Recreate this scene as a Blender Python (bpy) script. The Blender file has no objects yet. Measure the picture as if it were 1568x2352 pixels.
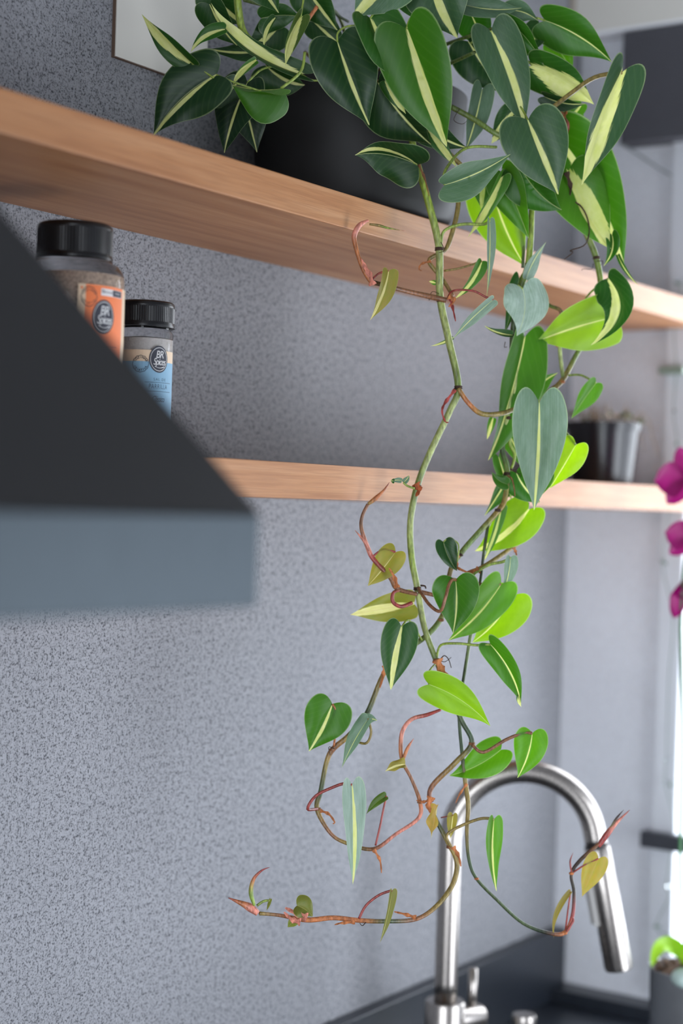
import bpy, bmesh, math, random
from mathutils import Vector, Matrix
random.seed(7)
S = bpy.context.scene
C = S.collection
# ------------------------------------------------------------------ camera
F_PX, YAW, PITCH, ROLL = 3795.18, 0.97432, -0.00536, 0.0308
EYE = Vector((0.0, -1.1995, 1.68))
fw = Vector((math.sin(YAW)*math.cos(PITCH), math.cos(YAW)*math.cos(PITCH), math.sin(PITCH)))
r0 = Vector((math.cos(YAW), -math.sin(YAW), 0)); u0 = r0.cross(fw)
RT = r0*math.cos(ROLL)+u0*math.sin(ROLL); UP = u0*math.cos(ROLL)-r0*math.sin(ROLL)
cam = bpy.data.objects.new('camera', bpy.data.cameras.new('camera')); C.objects.link(cam)
cam.matrix_world = Matrix(((RT.x, UP.x, -fw.x, EYE.x), (RT.y, UP.y, -fw.y, EYE.y), (RT.z, UP.z, -fw.z, EYE.z), (0, 0, 0, 1)))
cam.data.sensor_fit = 'HORIZONTAL'; cam.data.sensor_width = 24.0; cam.data.lens = F_PX/1568*24
cam.data.clip_start = .05
cam.data.dof.use_dof = True; cam.data.dof.focus_distance = 1.705; cam.data.dof.aperture_fstop = 2.4
S.camera = cam
# ------------------------------------------------------------------ light
EYEZ = EYE.z
XE = 2.4159                      # end wall
SHELF_Y = -0.2293; TH = 0.036
ZU = EYEZ+.2860; ZL = EYEZ+.0033
ZC = EYEZ-.7815
WIN_Y0, WIN_Y1, WIN_Z0, WIN_Z1 = -.75, -.200, EYEZ-.715, EYEZ+.56
REAR_Y = -1.85; DOOR = (1.45, 2.41, 0.25, 1.75)      # added opening, unseen behind the camera, shaped to light the grey wall
LEFT_FILL = (-1.8, -.45, .05, 2.25)                        # added opening, unseen left of the camera, brightens the end wall
w = bpy.data.worlds.new('overcast_sky'); S.world = w; w.use_nodes = True
nt = w.node_tree; bg = nt.nodes['Background']
bg.inputs[0].default_value = (.86, .92, 1.0, 1); bg.inputs[1].default_value = 10.5
def portal(name, loc, rot, sx, sy):
    l = bpy.data.lights.new(name, 'AREA'); l.shape = 'RECTANGLE'; l.size = sx; l.size_y = sy; l.cycles.is_portal = True
    o = bpy.data.objects.new(name, l); o.location = loc; o.rotation_euler = rot; C.objects.link(o)
portal('window_daylight', (XE+.02, (WIN_Y0+WIN_Y1)/2, (WIN_Z0+WIN_Z1)/2), (0, math.pi/2, 0), WIN_Z1-WIN_Z0, WIN_Y1-WIN_Y0)
portal('rear_fill_daylight', ((DOOR[0]+DOOR[1])/2, REAR_Y-.02, (DOOR[2]+DOOR[3])/2), (math.pi/2, 0, 0), DOOR[1]-DOOR[0], DOOR[3]-DOOR[2])  # sky portal in the added rear opening
portal('left_fill_daylight', (-.72, (LEFT_FILL[0]+LEFT_FILL[1])/2, (LEFT_FILL[2]+LEFT_FILL[3])/2), (0, -math.pi/2, 0), LEFT_FILL[3]-LEFT_FILL[2], LEFT_FILL[1]-LEFT_FILL[0])  # sky portal in the added left opening
S.view_settings.view_transform = 'Standard'; S.view_settings.look = 'None'
S.view_settings.gamma = 1.0; S.view_settings.use_curve_mapping = False
S.view_settings.exposure = -0.33
# ------------------------------------------------------------------ helpers
def dep(x, t):
    """the hanging vines keep close to one plane in front of the shelf"""
    k = max(0, min(1, (x-950)/100)); return t if t < 1.76 else 1.76+(t-1.76)*(1-.45*k)
def ray(x, y): return fw + RT*((x-784)/F_PX) - UP*((y-1176)/F_PX)
def at(x, y, t): return EYE + ray(x, y)*t
def at_y(x, y, Y):
    d = ray(x, y); return EYE + d*((Y-EYE.y)/d.y)
def at_x(x, y, X):
    d = ray(x, y); return EYE + d*((X-EYE.x)/d.x)
def at_z(x, y, Z):
    d = ray(x, y); return EYE + d*((Z-EYE.z)/d.z)
def lin(c):
    c = c.lstrip('#'); o = []
    for i in (0, 2, 4):
        v = int(c[i:i+2], 16)/255; o.append(v/12.92 if v <= .04045 else ((v+.055)/1.055)**2.4)
    return (*o, 1)
def link(o, parent=None):
    C.objects.link(o)
    if parent: o.parent = parent; o.matrix_parent_inverse = parent.matrix_world.inverted()
    return o
def empty(name, loc=(0, 0, 0), parent=None):
    o = bpy.data.objects.new(name, None); o.location = loc; o.empty_display_size = .02
    C.objects.link(o)
    o.matrix_world = Matrix.Translation(loc)
    if parent: o.parent = parent
    return o
def tag(o, label=None, cat=None, group=None, kind=None):
    if label: o['label'] = label
    if cat: o['category'] = cat
    if group: o['group'] = group
    if kind: o['kind'] = kind
    return o
def mesh(name, verts, faces, mat, parent=None, smooth=False):
    me = bpy.data.meshes.new(name); me.from_pydata([tuple(v) for v in verts], [], faces); me.update()
    if smooth: me.polygons.foreach_set('use_smooth', [True]*len(me.polygons))
    if mat: me.materials.append(mat)
    return link(bpy.data.objects.new(name, me), parent)
def bm_obj(name, bm, mat, parent=None, smooth=False, bevel=0, seg=2):
    if bevel: bmesh.ops.bevel(bm, geom=bm.edges[:], offset=bevel, segments=seg, affect='EDGES', profile=.5)
    bmesh.ops.recalc_face_normals(bm, faces=bm.faces[:])
    me = bpy.data.meshes.new(name); bm.to_mesh(me); bm.free()
    if smooth: me.polygons.foreach_set('use_smooth', [True]*len(me.polygons))
    if mat: me.materials.append(mat)
    return link(bpy.data.objects.new(name, me), parent)
def box(name, a, b, mat, parent=None, bevel=0):
    bm = bmesh.new(); bmesh.ops.create_cube(bm, size=1)
    a, b = Vector(a), Vector(b)
    for v in bm.verts: v.co = Vector([(a[i]+b[i])/2+v.co[i]*(b[i]-a[i]) for i in range(3)])
    return bm_obj(name, bm, mat, parent, bevel=bevel)
def lathe(name, prof, c, mat, parent=None, n=48, axis=None, smooth=True):
    """prof: list of (radius, height); axis: Vector, default up"""
    c = Vector(c); ax = (axis or Vector((0, 0, 1))).normalized()
    e1 = ax.orthogonal().normalized() if axis else Vector((1, 0, 0)); e2 = ax.cross(e1)
    V, Fc = [], []
    for r, h in prof:
        for i in range(n):
            a = 2*math.pi*i/n; V.append(c+ax*h+(e1*math.cos(a)+e2*math.sin(a))*r)
    for k in range(len(prof)-1):
        for i in range(n):
            j = (i+1) % n; Fc.append((k*n+i, k*n+j, (k+1)*n+j, (k+1)*n+i))
    if prof[0][0] > 1e-5: Fc.append(tuple(reversed(range(n))))
    if prof[-1][0] > 1e-5: Fc.append(tuple((len(prof)-1)*n+i for i in range(n)))
    o = mesh(name, V, Fc, mat, parent, smooth)
    if smooth:
        bm = bmesh.new(); bm.from_mesh(o.data)
        bmesh.ops.remove_doubles(bm, verts=bm.verts[:], dist=1e-6)
        for e in bm.edges:
            if len(e.link_faces) == 2 and e.calc_face_angle(0) > .6: e.smooth = False
        bm.to_mesh(o.data); bm.free()
    return o
def catmull(pts, sub):
    out = []; n = len(pts)
    for i in range(n-1):
        p0, p1, p2, p3 = pts[max(0, i-1)], pts[i], pts[i+1], pts[min(n-1, i+2)]
        for s in range(sub):
            u = s/sub
            out.append(tuple(.5*((2*b)+(c-a)*u+(2*a-5*b+4*c-d)*u*u+(-a+3*b-3*c+d)*u**3) for a, b, c, d in zip(p0, p1, p2, p3)))
    out.append(tuple(pts[-1])); return out
def tube(name, pts, rad, mat, parent=None, sub=4, n=8, col=None, bulge=None):
    """pts: Vectors, rad: per point radius or single; col: per point colour or one"""
    m = len(pts)
    rr = rad if isinstance(rad, (list, tuple)) else [rad]*m
    cc = col if isinstance(col, list) else [col or (.2, .2, .2)]*m
    D = catmull([(*p, r, *c[:3]) for p, r, c in zip(pts, rr, cc)], sub) if sub > 1 else [(*p, r, *c[:3]) for p, r, c in zip(pts, rr, cc)]
    P = [Vector(d[:3]) for d in D]; V, Fc, CC = [], [], []
    t = (P[1]-P[0]).normalized(); e1 = t.orthogonal().normalized()
    for i, p in enumerate(P):
        t = (P[min(i+1, len(P)-1)]-P[max(0, i-1)]).normalized()
        e1 = (e1-t*e1.dot(t)).normalized(); e2 = t.cross(e1)
        r = max(1e-5, D[i][3])
        for k in range(n):
            a = 2*math.pi*k/n; V.append(p+(e1*math.cos(a)+e2*math.sin(a))*r); CC.append(D[i][4:7])
    for i in range(len(P)-1):
        for k in range(n):
            j = (k+1) % n; Fc.append((i*n+k, i*n+j, (i+1)*n+j, (i+1)*n+k))
    Fc.append(tuple(reversed(range(n)))); Fc.append(tuple((len(P)-1)*n+k for k in range(n)))
    o = mesh(name, V, Fc, mat, parent, True)
    ca = o.data.color_attributes.new('Col', 'FLOAT_COLOR', 'POINT')
    for i, c in enumerate(CC): ca.data[i].color = (*[max(0, x) for x in c], 1)
    return o
# ------------------------------------------------------------------ materials
class NT:
    def __init__(s, name):
        s.m = bpy.data.materials.new(name); s.m.use_nodes = True; s.t = s.m.node_tree
        s.b = s.t.nodes['Principled BSDF']; s.out = s.t.nodes['Material Output']
    def n(s, typ, **kw):
        o = s.t.nodes.new('ShaderNode'+typ)
        for k, v in kw.items(): setattr(o, k, v)
        return o
    def l(s, a, b): s.t.links.new(a, b)
    def val(s, sock, v):
        if hasattr(v, 'links') or isinstance(v, bpy.types.NodeSocket): s.l(v, sock)
        else: sock.default_value = v
    def math(s, op, a, b=0.0, c=0.0, clamp=False):
        o = s.n('Math', operation=op, use_clamp=clamp)
        for i, v in enumerate((a, b, c)): s.val(o.inputs[i], v)
        return o.outputs[0]
    def mix(s, f, a, b):
        o = s.n('Mix', data_type='RGBA'); s.val(o.inputs[0], f); s.val(o.inputs[6], a); s.val(o.inputs[7], b); return o.outputs[2]
    def noise(s, vec, scale, detail=3, rough=.5, dims='3D'):
        o = s.n('TexNoise'); o.inputs['Scale'].default_value = scale; o.inputs['Detail'].default_value = detail; o.inputs['Roughness'].default_value = rough
        if vec is not None: s.l(vec, o.inputs['Vector'])
        return o.outputs['Fac']
    def ramp(s, f, stops):
        o = s.n('ValToRGB'); s.l(f, o.inputs[0]); e = o.color_ramp.elements
        while len(e) < len(stops): e.new(.5)
        for el, (p, c) in zip(e, stops): el.position = p; el.color = c if isinstance(c, tuple) else (c, c, c, 1)
        return o.outputs[0]
    def bump(s, h, strength, dist, nrm=None):
        o = s.n('Bump'); o.inputs['Strength'].default_value = strength; o.inputs['Distance'].default_value = dist
        s.l(h, o.inputs['Height'])
        if nrm: s.l(nrm, o.inputs['Normal'])
        s.l(o.outputs[0], s.b.inputs['Normal']); return o.outputs[0]
    def coords(s, scale=(1, 1, 1), which='Object'):
        tc = s.n('TexCoord'); mp = s.n('Mapping'); mp.inputs['Scale'].default_value = scale
        s.l(tc.outputs[which], mp.inputs[0]); return mp.outputs[0]
def simple(name, col, rough=.5, metal=0, spec=.5, noise=0, nscale=80, coat=0, bump=0):
    k = NT(name); b = k.b
    c = lin(col) if isinstance(col, str) else (*col[:3], 1)
    b.inputs['Base Color'].default_value = c; b.inputs['Roughness'].default_value = rough; b.inputs['Metallic'].default_value = metal
    b.inputs['Specular IOR Level'].default_value = spec; b.inputs['Coat Weight'].default_value = coat
    if noise or bump:
        f = k.noise(k.coords(), nscale, 4)
        if noise: k.l(k.mix(f, tuple(x*(1-noise) for x in c[:3])+(1,), tuple(min(1, x*(1+noise)) for x in c[:3])+(1,)), b.inputs['Base Color'])
        if bump: k.bump(f, bump, .002)
    return k.m
def plaster(name='textured_grey_plaster', gain=1.0, pits=1.0):
    k = NT(name); v = k.coords()
    n1 = k.noise(v, 420, 5, .68); n2 = k.noise(v, 4, 3, .5); n3 = k.noise(v, 1100, 2, .6); n4 = k.noise(v, 170, 2, .5)
    f = k.math('ADD', n1, k.math('MULTIPLY', k.math('SUBTRACT', n4, .5), .35))
    pit = k.ramp(f, [(.36, 0.0), (.50, .85), (.64, 1.0)])
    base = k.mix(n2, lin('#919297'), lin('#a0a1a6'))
    base = k.mix(gain, base, lin('#e6e9f0')) if gain < 1 else base  # lightens the end wall copy, standing in for light
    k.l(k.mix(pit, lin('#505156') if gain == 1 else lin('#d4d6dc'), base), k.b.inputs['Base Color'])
    k.b.inputs['Roughness'].default_value = .92; k.b.inputs['Specular IOR Level'].default_value = .15
    h = k.math('ADD', k.math('MULTIPLY', pit, .7), k.math('MULTIPLY', n3, .3))
    k.bump(h, .5, .0020); return k.m
def wood():
    k = NT('honey_oak_veneer'); v = k.coords((1.0, 22, 30))
    g = k.noise(v, 3.2, 5, .6); f = k.noise(k.coords((6, 260, 260)), 3, 2, .5)
    big = k.noise(k.coords((.8, 8, 12)), 2.2, 2, .5)
    c = k.ramp(g, [(.28, lin('#875230')), (.5, lin('#a7744c')), (.72, lin('#b68862'))])
    c = k.mix(k.ramp(f, [(.38, .35), (.55, 0.0)]), c, lin('#7a4c30'))
    c = k.mix(k.math('MULTIPLY', big, .3), c, lin('#bb865a'))
    k.l(c, k.b.inputs['Base Color']); k.b.inputs['Roughness'].default_value = .42
    k.b.inputs['Specular IOR Level'].default_value = .4
    k.bump(f, .12, .0006); return k.m
def steel(name, col='#a39d98', rough=.28):
    k = NT(name); k.b.inputs['Metallic'].default_value = 1; k.b.inputs['Base Color'].default_value = lin(col)
    f = k.noise(k.coords((900, 900, 30)), 1.0, 2, .6)
    k.l(k.math('ADD', k.math('MULTIPLY', f, .14), rough-.07), k.b.inputs['Roughness']); return k.m
def granite():
    k = NT('black_granite'); v = k.coords()
    f = k.ramp(k.noise(v, 700, 2, .6), [(.52, lin('#1a1e25')), (.72, lin('#39424e'))])
    k.l(f, k.b.inputs['Base Color']); k.b.inputs['Roughness'].default_value = .33
    k.b.inputs['Specular IOR Level'].default_value = .6; return k.m
def vcol(name, rough=.45, spec=.4, bumpy=0):
    k = NT(name); a = k.n('Attribute'); a.attribute_name = 'Col'
    f = k.noise(k.coords((1, 1, .25)), 420, 2, .6)
    lo = k.mix(1.0, a.outputs['Color'], a.outputs['Color'])
    hs = k.n('HueSaturation'); hs.inputs['Value'].default_value = 1.3; k.l(a.outputs['Color'], hs.inputs['Color'])
    hd = k.n('HueSaturation'); hd.inputs['Value'].default_value = .6; k.l(a.outputs['Color'], hd.inputs['Color'])
    k.l(k.mix(k.ramp(f, [(.35, 0.0), (.65, 1.0)]), hd.outputs[0], hs.outputs[0]), k.b.inputs['Base Color'])
    k.b.inputs['Roughness'].default_value = rough; k.b.inputs['Specular IOR Level'].default_value = spec
    k.b.inputs['Subsurface Weight'].default_value = 0
    if bumpy: k.bump(f, bumpy, .001)
    return k.m
def leafmat():
    k = NT('variegated_leaf')
    uv = k.n('UVMap'); uv.uv_map = 'UVMap'; sx = k.n('SeparateXYZ'); k.l(uv.outputs[0], sx.inputs[0])
    a, h = sx.outputs[0], sx.outputs[1]              # along 0..1 ; across -.5...5 (offset by .5)
    hh = k.math('SUBTRACT', h, .5)
    def prop(n):
        o = k.n('Attribute'); o.attribute_type = 'OBJECT'; o.attribute_name = n; return o.outputs['Fac']
    tone, stripe, off, warm, pale_sheen, seed = [prop(n) for n in ('tone', 'stripe', 'stripe_shift', 'warm', 'pale_sheen', 'seed')]
    cv = k.n('CombineXYZ'); k.l(k.math('MULTIPLY', a, 2.2), cv.inputs[0]); k.l(k.math('MULTIPLY', hh, 34), cv.inputs[1]); k.l(seed, cv.inputs[2])
    nz = k.noise(cv.outputs[0], 1.6, 3, .6)
    cv2 = k.n('CombineXYZ'); k.l(k.math('MULTIPLY', a, 6), cv2.inputs[0]); k.l(k.math('MULTIPLY', hh, 6), cv2.inputs[1]); k.l(seed, cv2.inputs[2])
    n2 = k.noise(cv2.outputs[0], 1.2, 3, .55)
    # stripe : widest in the middle, jagged, runs along the midrib
    prof = k.math('ADD', k.math('MULTIPLY', k.math('SINE', k.math('MULTIPLY', a, 3.0)), .75), .3)
    hw = k.math('MULTIPLY', stripe, prof)
    d = k.math('ABSOLUTE', k.math('SUBTRACT', hh, k.math('MULTIPLY', off, k.math('SINE', k.math('MULTIPLY', a, 3.1)))))
    d = k.math('ADD', d, k.math('MULTIPLY', k.math('SUBTRACT', nz, .5), k.math('MULTIPLY', stripe, .8)))
    sm = k.math('DIVIDE', k.math('SUBTRACT', hw, d), .012, clamp=True)
    sm = k.math('MULTIPLY', sm, k.math('GREATER_THAN', stripe, .001))
    rib = k.math('DIVIDE', k.math('SUBTRACT', .011, k.math('ABSOLUTE', hh)), .006, clamp=True)
    # side veins
    ah = k.math('ABSOLUTE', hh)
    vein = k.math('SINE', k.math('MULTIPLY', k.math('SUBTRACT', a, k.math('MULTIPLY', ah, .9)), 52))
    vein = k.math('MULTIPLY', k.math('ADD', vein, 1), .5)
    vein = k.math('POWER', vein, 6)
    g1 = k.ramp(tone, [(0.0, lin('#122a17')), (.35, lin('#2a5a16')), (.65, lin('#578f1c')), (1.0, lin('#9fbf38'))])  # leaf greens; dark and lime ends also paint in shade and backlight
    g = k.mix(k.math('MULTIPLY', n2, .5), g1, k.mix(.5, g1, lin('#1c421a')))
    g = k.mix(k.math('MULTIPLY', vein, .022), g, lin('#a8c777'))
    g = k.mix(warm, g, k.mix(n2, lin('#b98c4c'), lin('#93903c')))
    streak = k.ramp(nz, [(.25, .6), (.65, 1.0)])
    g = k.mix(k.math('MULTIPLY', pale_sheen, k.math('MULTIPLY', streak, k.math('ADD', .6, k.math('MULTIPLY', n2, .6))), clamp=True), g, lin('#a9bcb2'))  # grey-green leaf underside plus sky sheen painted into the colour
    cream = k.mix(n2, lin('#b9c35a'), lin('#dcd9a6'))
    cream = k.mix(k.math('MULTIPLY', tone, .3), cream, lin('#c6d84a'))
    cream = k.mix(k.math('MULTIPLY', warm, .6), cream, lin('#e6cfa0'))
    col = k.mix(sm, g, cream)
    col = k.mix(k.math('MULTIPLY', rib, .38), col, k.mix(warm, lin('#c9d191'), lin('#b0603a')))
    ed = k.n('Attribute'); ed.attribute_name = 'edge'
    rim = k.math('DIVIDE', k.math('SUBTRACT', ed.outputs['Fac'], .955), .03, clamp=True)
    col = k.mix(k.math('MULTIPLY', rim, .28), col, k.mix(warm, lin('#bfcf9a'), lin('#c08a70')))
    geo = k.n('NewGeometry')
    under = k.mix(.28, col, lin('#a9b88a'))
    colf = k.mix(geo.outputs['Backfacing'], col, under)
    k.l(colf, k.b.inputs['Base Color'])
    k.l(k.math('ADD', .42, k.math('MULTIPLY', geo.outputs['Backfacing'], .14)), k.b.inputs['Roughness'])
    k.b.inputs['Specular IOR Level'].default_value = .36
    hgt = k.math('ADD', k.math('MULTIPLY', vein, .10), k.math('MULTIPLY', nz, .30))
    hgt = k.math('SUBTRACT', hgt, k.math('MULTIPLY', rib, .8))
    k.bump(hgt, .35, .0008)
    tr = k.n('BsdfTranslucent')
    hs = k.n('HueSaturation'); hs.inputs['Saturation'].default_value = 1.08; hs.inputs['Value'].default_value = 1.7
    k.l(col, hs.inputs['Color']); k.l(hs.outputs[0], tr.inputs['Color'])
    ms = k.n('MixShader'); k.l(k.math('ADD', .18, k.math('MULTIPLY', tone, .42)), ms.inputs[0]); k.l(k.b.outputs[0], ms.inputs[1]); k.l(tr.outputs[0], ms.inputs[2])
    k.l(ms.outputs[0], k.out.inputs[0])
    return k.m
def glassy(name, col=(1, 1, 1), rough=.03, ior=1.45):
    k = NT(name); k.b.inputs['Transmission Weight'].default_value = 1; k.b.inputs['Base Color'].default_value = (*col, 1)
    k.b.inputs['Roughness'].default_value = rough; k.b.inputs['IOR'].default_value = ior; return k.m
def petalmat():
    k = NT('magenta_petal'); tr = k.n('BsdfTranslucent')
    f = k.noise(k.coords((1, 1, 1)), 60, 3)
    c = k.mix(f, lin('#7a064f'), lin('#920d68')); k.l(c, k.b.inputs['Base Color']); k.b.inputs['Roughness'].default_value = .45
    k.l(c, tr.inputs[0]); ms = k.n('MixShader'); ms.inputs[0].default_value = .35
    k.l(k.b.outputs[0], ms.inputs[1]); k.l(tr.outputs[0], ms.inputs[2]); k.l(ms.outputs[0], k.out.inputs[0]); return k.m
M_WALL = plaster(); M_WALL_LIT = plaster('lit_end_wall_plaster', .96); M_WOOD = wood(); M_STEEL = steel('brushed_steel'); M_GRANITE = granite(); M_LEAF = leafmat()  # end wall copy painted paler in place of light it lacks
M_STEM = vcol('vine_stem', .42, .45, .25); M_DRY = vcol('dry_sheath', .7, .2, .6)
M_POT = simple('charcoal_glazed_pot', '#1a191a', .6, spec=.35, noise=.12, nscale=60)
M_HOOD = simple('hood_charcoal_enamel', '#0f0f11', .55); M_LIP = steel('hood_brushed_lip', '#474e53', .5)
M_WHITE = simple('white_laminate', '#d6d3cb', .5, noise=.03, nscale=14)
M_MDF = simple('brown_board_edge', '#6a5547', .7)
M_BLACKCAP = simple('black_ribbed_plastic', '#0d0d10', .32)
M_SOIL = simple('potting_soil', '#2a1e16', .95, noise=.5, nscale=120, bump=.8)
M_PAINT = simple('room_paint', '#98989b', .85)
M_FRAME = simple('window_frame_white', '#cfd2d8', .45)
M_DARK = simple('dark_grey_panel', '#47474d', .75, noise=.08, nscale=40)
M_RAIL = simple('dark_metal_rail', '#3d3f45', .45, metal=.3)
# ------------------------------------------------------------------ setting
def struct(o): o['kind'] = 'structure'; return o
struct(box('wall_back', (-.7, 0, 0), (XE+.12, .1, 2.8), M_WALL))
def wall_with_hole(name, axis, lo, hi, hole, mat):
    """box wall lo..hi with a hole (two in-plane ranges)"""
    bm = bmesh.new()
    i, j = [q for q in range(3) if q != axis]
    us = [lo[i], hole[0], hole[1], hi[i]]; vs = [lo[j], hole[2], hole[3], hi[j]]
    for a in range(3):
        for b in range(3):
            if a == 1 and b == 1: continue
            if us[a+1]-us[a] < 1e-4 or vs[b+1]-vs[b] < 1e-4: continue
            bl = [0]*3; bh = [0]*3
            bl[axis], bh[axis] = lo[axis], hi[axis]; bl[i], bh[i] = us[a], us[a+1]; bl[j], bh[j] = vs[b], vs[b+1]
            r = bmesh.ops.create_cube(bm, size=1)
            for v in r['verts']: v.co = Vector([(bl[q]+bh[q])/2+v.co[q]*(bh[q]-bl[q]) for q in range(3)])
    return struct(bm_obj(name, bm, mat))
wall_with_hole('wall_right', 0, (XE, REAR_Y, 0), (XE+.05, 0, 2.8), (WIN_Y0, WIN_Y1, WIN_Z0, WIN_Z1), M_WALL_LIT)
wall_with_hole('wall_front', 1, (-.7, REAR_Y-.1, 0), (XE+.12, REAR_Y, 2.8), DOOR, M_PAINT)
wall_with_hole('wall_left', 0, (-.8, REAR_Y-.1, 0), (-.7, .1, 2.8), LEFT_FILL, M_PAINT)
struct(box('ceiling', (-.8, REAR_Y-.1, 2.8), (XE+.12, .1, 2.9), M_PAINT))
struct(box('floor', (-.8, REAR_Y-.1, -.1), (XE+.12, .1, 0), simple('floor_tile', '#4a4846', .5)))
# window frame
wf = struct(empty('window_1', (XE, WIN_Y1, WIN_Z0)))
fr = .034
box('window_frame', (XE-.012, WIN_Y1-.006, WIN_Z0-.03), (XE+.04, WIN_Y1+fr, WIN_Z1+.03), M_FRAME, wf, .003)
box('window_frame', (XE-.012, WIN_Y0-fr, WIN_Z0-.03), (XE+.04, WIN_Y0+.006, WIN_Z1+.03), M_FRAME, wf, .003)
box('window_frame', (XE-.012, WIN_Y0, WIN_Z0-.03), (XE+.04, WIN_Y1, WIN_Z0+.006), M_FRAME, wf, .003)
box('window_frame', (XE-.012, WIN_Y0, WIN_Z1-.006), (XE+.04, WIN_Y1, WIN_Z1+.03), M_FRAME, wf, .003)
gl = NT('window_pane'); tb = gl.n('BsdfTransparent'); gs = gl.n('BsdfGlossy'); gs.inputs['Roughness'].default_value = .02; mx = gl.n('MixShader'); mx.inputs[0].default_value = .06
gl.l(tb.outputs[0], mx.inputs[1]); gl.l(gs.outputs[0], mx.inputs[2]); gl.l(mx.outputs[0], gl.out.inputs[0])
box('window_pane', (XE+.028, WIN_Y0, WIN_Z0), (XE+.031, WIN_Y1, WIN_Z1), gl.m, wf)
box('window_mullion', (XE+.02, (WIN_Y0+WIN_Y1)/2-.02, WIN_Z0), (XE+.05, (WIN_Y0+WIN_Y1)/2+.02, WIN_Z1), M_FRAME, wf)
for zz in (at_x(1548, 852, XE-.012).z,):
    p = at_x(1548, 852, XE-.012); box('window_latch', (XE-.03, WIN_Y1-.004, p.z-.006), (XE-.0125, WIN_Y1+.038, p.z+.006), simple('latch_green_grey', '#7d8c80', .5), wf, .002)
# ------------------------------------------------------------------ shelves
tag(box('wall_shelf', (.84, SHELF_Y, ZU), (XE, 0, ZU+TH), M_WOOD, None, .0012), 'upper honey oak floating shelf carrying the trailing plant', 'shelf', 'oak floating shelves')
tag(box('wall_shelf', (.84, SHELF_Y, ZL), (XE, 0, ZL+TH), M_WOOD, None, .0012), 'lower honey oak floating shelf holding the spice jars', 'shelf', 'oak floating shelves')
# ------------------------------------------------------------------ worktop
ct = box('countertop', (-.2, -.66, ZC-.04), (XE, 0, ZC), M_GRANITE, None, .002)
tag(ct, 'black granite countertop along the grey wall', 'countertop')
up = box('backsplash', (-.2, -.0216, ZC), (XE, 0, EYEZ-.6724), M_GRANITE, None, .0012)
tag(up, 'black granite upstand running along the grey wall behind the tap', 'backsplash')
kb = box('worktop_kerb', (XE-.0465, -.66, ZC), (XE, -.0216, EYEZ-.7602), M_GRANITE, None, .0015)
tag(kb, 'low black granite kerb along the end wall beneath the window', 'kerb')
bc = box('base_cabinet', (-.2, -.60, 0.0), (XE-.004, -.004, ZC-.0405), simple('cabinet_front', '#55565a', .6))
tag(bc, 'grey base cabinet carrying the black countertop', 'cabinet')
# ------------------------------------------------------------------ range hood
hc = at(598, 1182, .99)                    # front right top corner of the lip
hb = at(597, 1394, .99)
HY, HX1, HZ1, HZ0 = hc.y, hc.x, hc.z, hb.z
HX0 = HX1-.60
hood = empty('range_hood', (HX0+.3, 0, HZ0))
tag(hood, 'dark charcoal range hood with a grey steel lip, left foreground', 'range hood')
box('lip', (HX0, HY, HZ0), (HX1, 0, HZ1), M_LIP, hood, .0015)
q = at_y(0, 480, HY+.13)                   # a point on the hip edge
k_ = .37/(q.z-HZ1)
tx, ty, tz = HX1+(q.x-HX1)*k_, HY+(q.y-HY)*k_, HZ1+.37
lx = HX0+(HX1-tx)
V = [(HX0, HY, HZ1), (HX1, HY, HZ1), (HX1, 0, HZ1), (HX0, 0, HZ1), (lx, ty, tz), (tx, ty, tz), (tx, 0, tz), (lx, 0, tz)]
mesh('canopy', V, [(0, 1, 5, 4), (1, 2, 6, 5), (2, 3, 7, 6), (3, 0, 4, 7), (4, 5, 6, 7), (3, 2, 1, 0)], M_HOOD, hood)
box('flue', (lx, ty, tz), (tx, 0, 2.8), M_HOOD, hood, .001)
# ------------------------------------------------------------------ white board, cabinet, blind box, rail
a = at_y(262, 130, -.004); b2 = at_y(479, 0, -.004)
bd = empty('white_board', (a.x, 0, a.z)); tag(bd, 'white flat board fixed to the wall left of the trailing plant', 'board')
box('core', (a.x, -.0040, a.z), (b2.x, 0, a.z+.26), M_MDF, bd)
box('face', (a.x+.0008, -.0052, a.z+.0008), (b2.x-.0008, -.0040, a.z+.2592), M_WHITE, bd)
ZK = EYEZ+.7503
cab = empty('wall_cabinet', (XE-.02, -.4, ZK)); tag(cab, 'white wall cabinet on the end wall above the window', 'cabinet')
box('door', (XE-.05, -.9, ZK+.004), (XE, -.012, 2.78), M_WHITE, cab, .001)
box('bottom_panel', (XE-.05, -.9, ZK), (XE, -.012, ZK+.0038), simple('lit_white_underside', '#eceef2', .4), cab)  # underside painted whiter to carry light from below
box('side_strip', (XE-.05, -.0118, ZK), (XE, -.002, 2.78), simple('beige_edge', '#b5ab9d', .6), cab)
p = at_x(1450, 342, XE)
bb = box('blind_cassette', (XE-.045, -1.2, p.z), (XE, p.y, ZK-.002), M_DARK, None, .002)
tag(bb, 'dark grey blind box on the end wall beneath the white cabinet', 'blind box')
p = at_x(1472, 1908, XE-.03); p2 = at_x(1472, 1944, XE-.03)
rail = empty('wall_rail', (XE, p.y, p2.z)); tag(rail, 'dark square metal rail on the end wall crossing the window', 'rail')
box('bar', (XE-.034, -1.2, p2.z), (XE-.016, p.y, p.z), M_RAIL, rail, .001)
box('bracket', (XE-.016, p.y-.012, p2.z+.002), (XE, p.y-.001, p.z-.002), simple('bracket_brown', '#6c6462', .5), rail)
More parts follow.
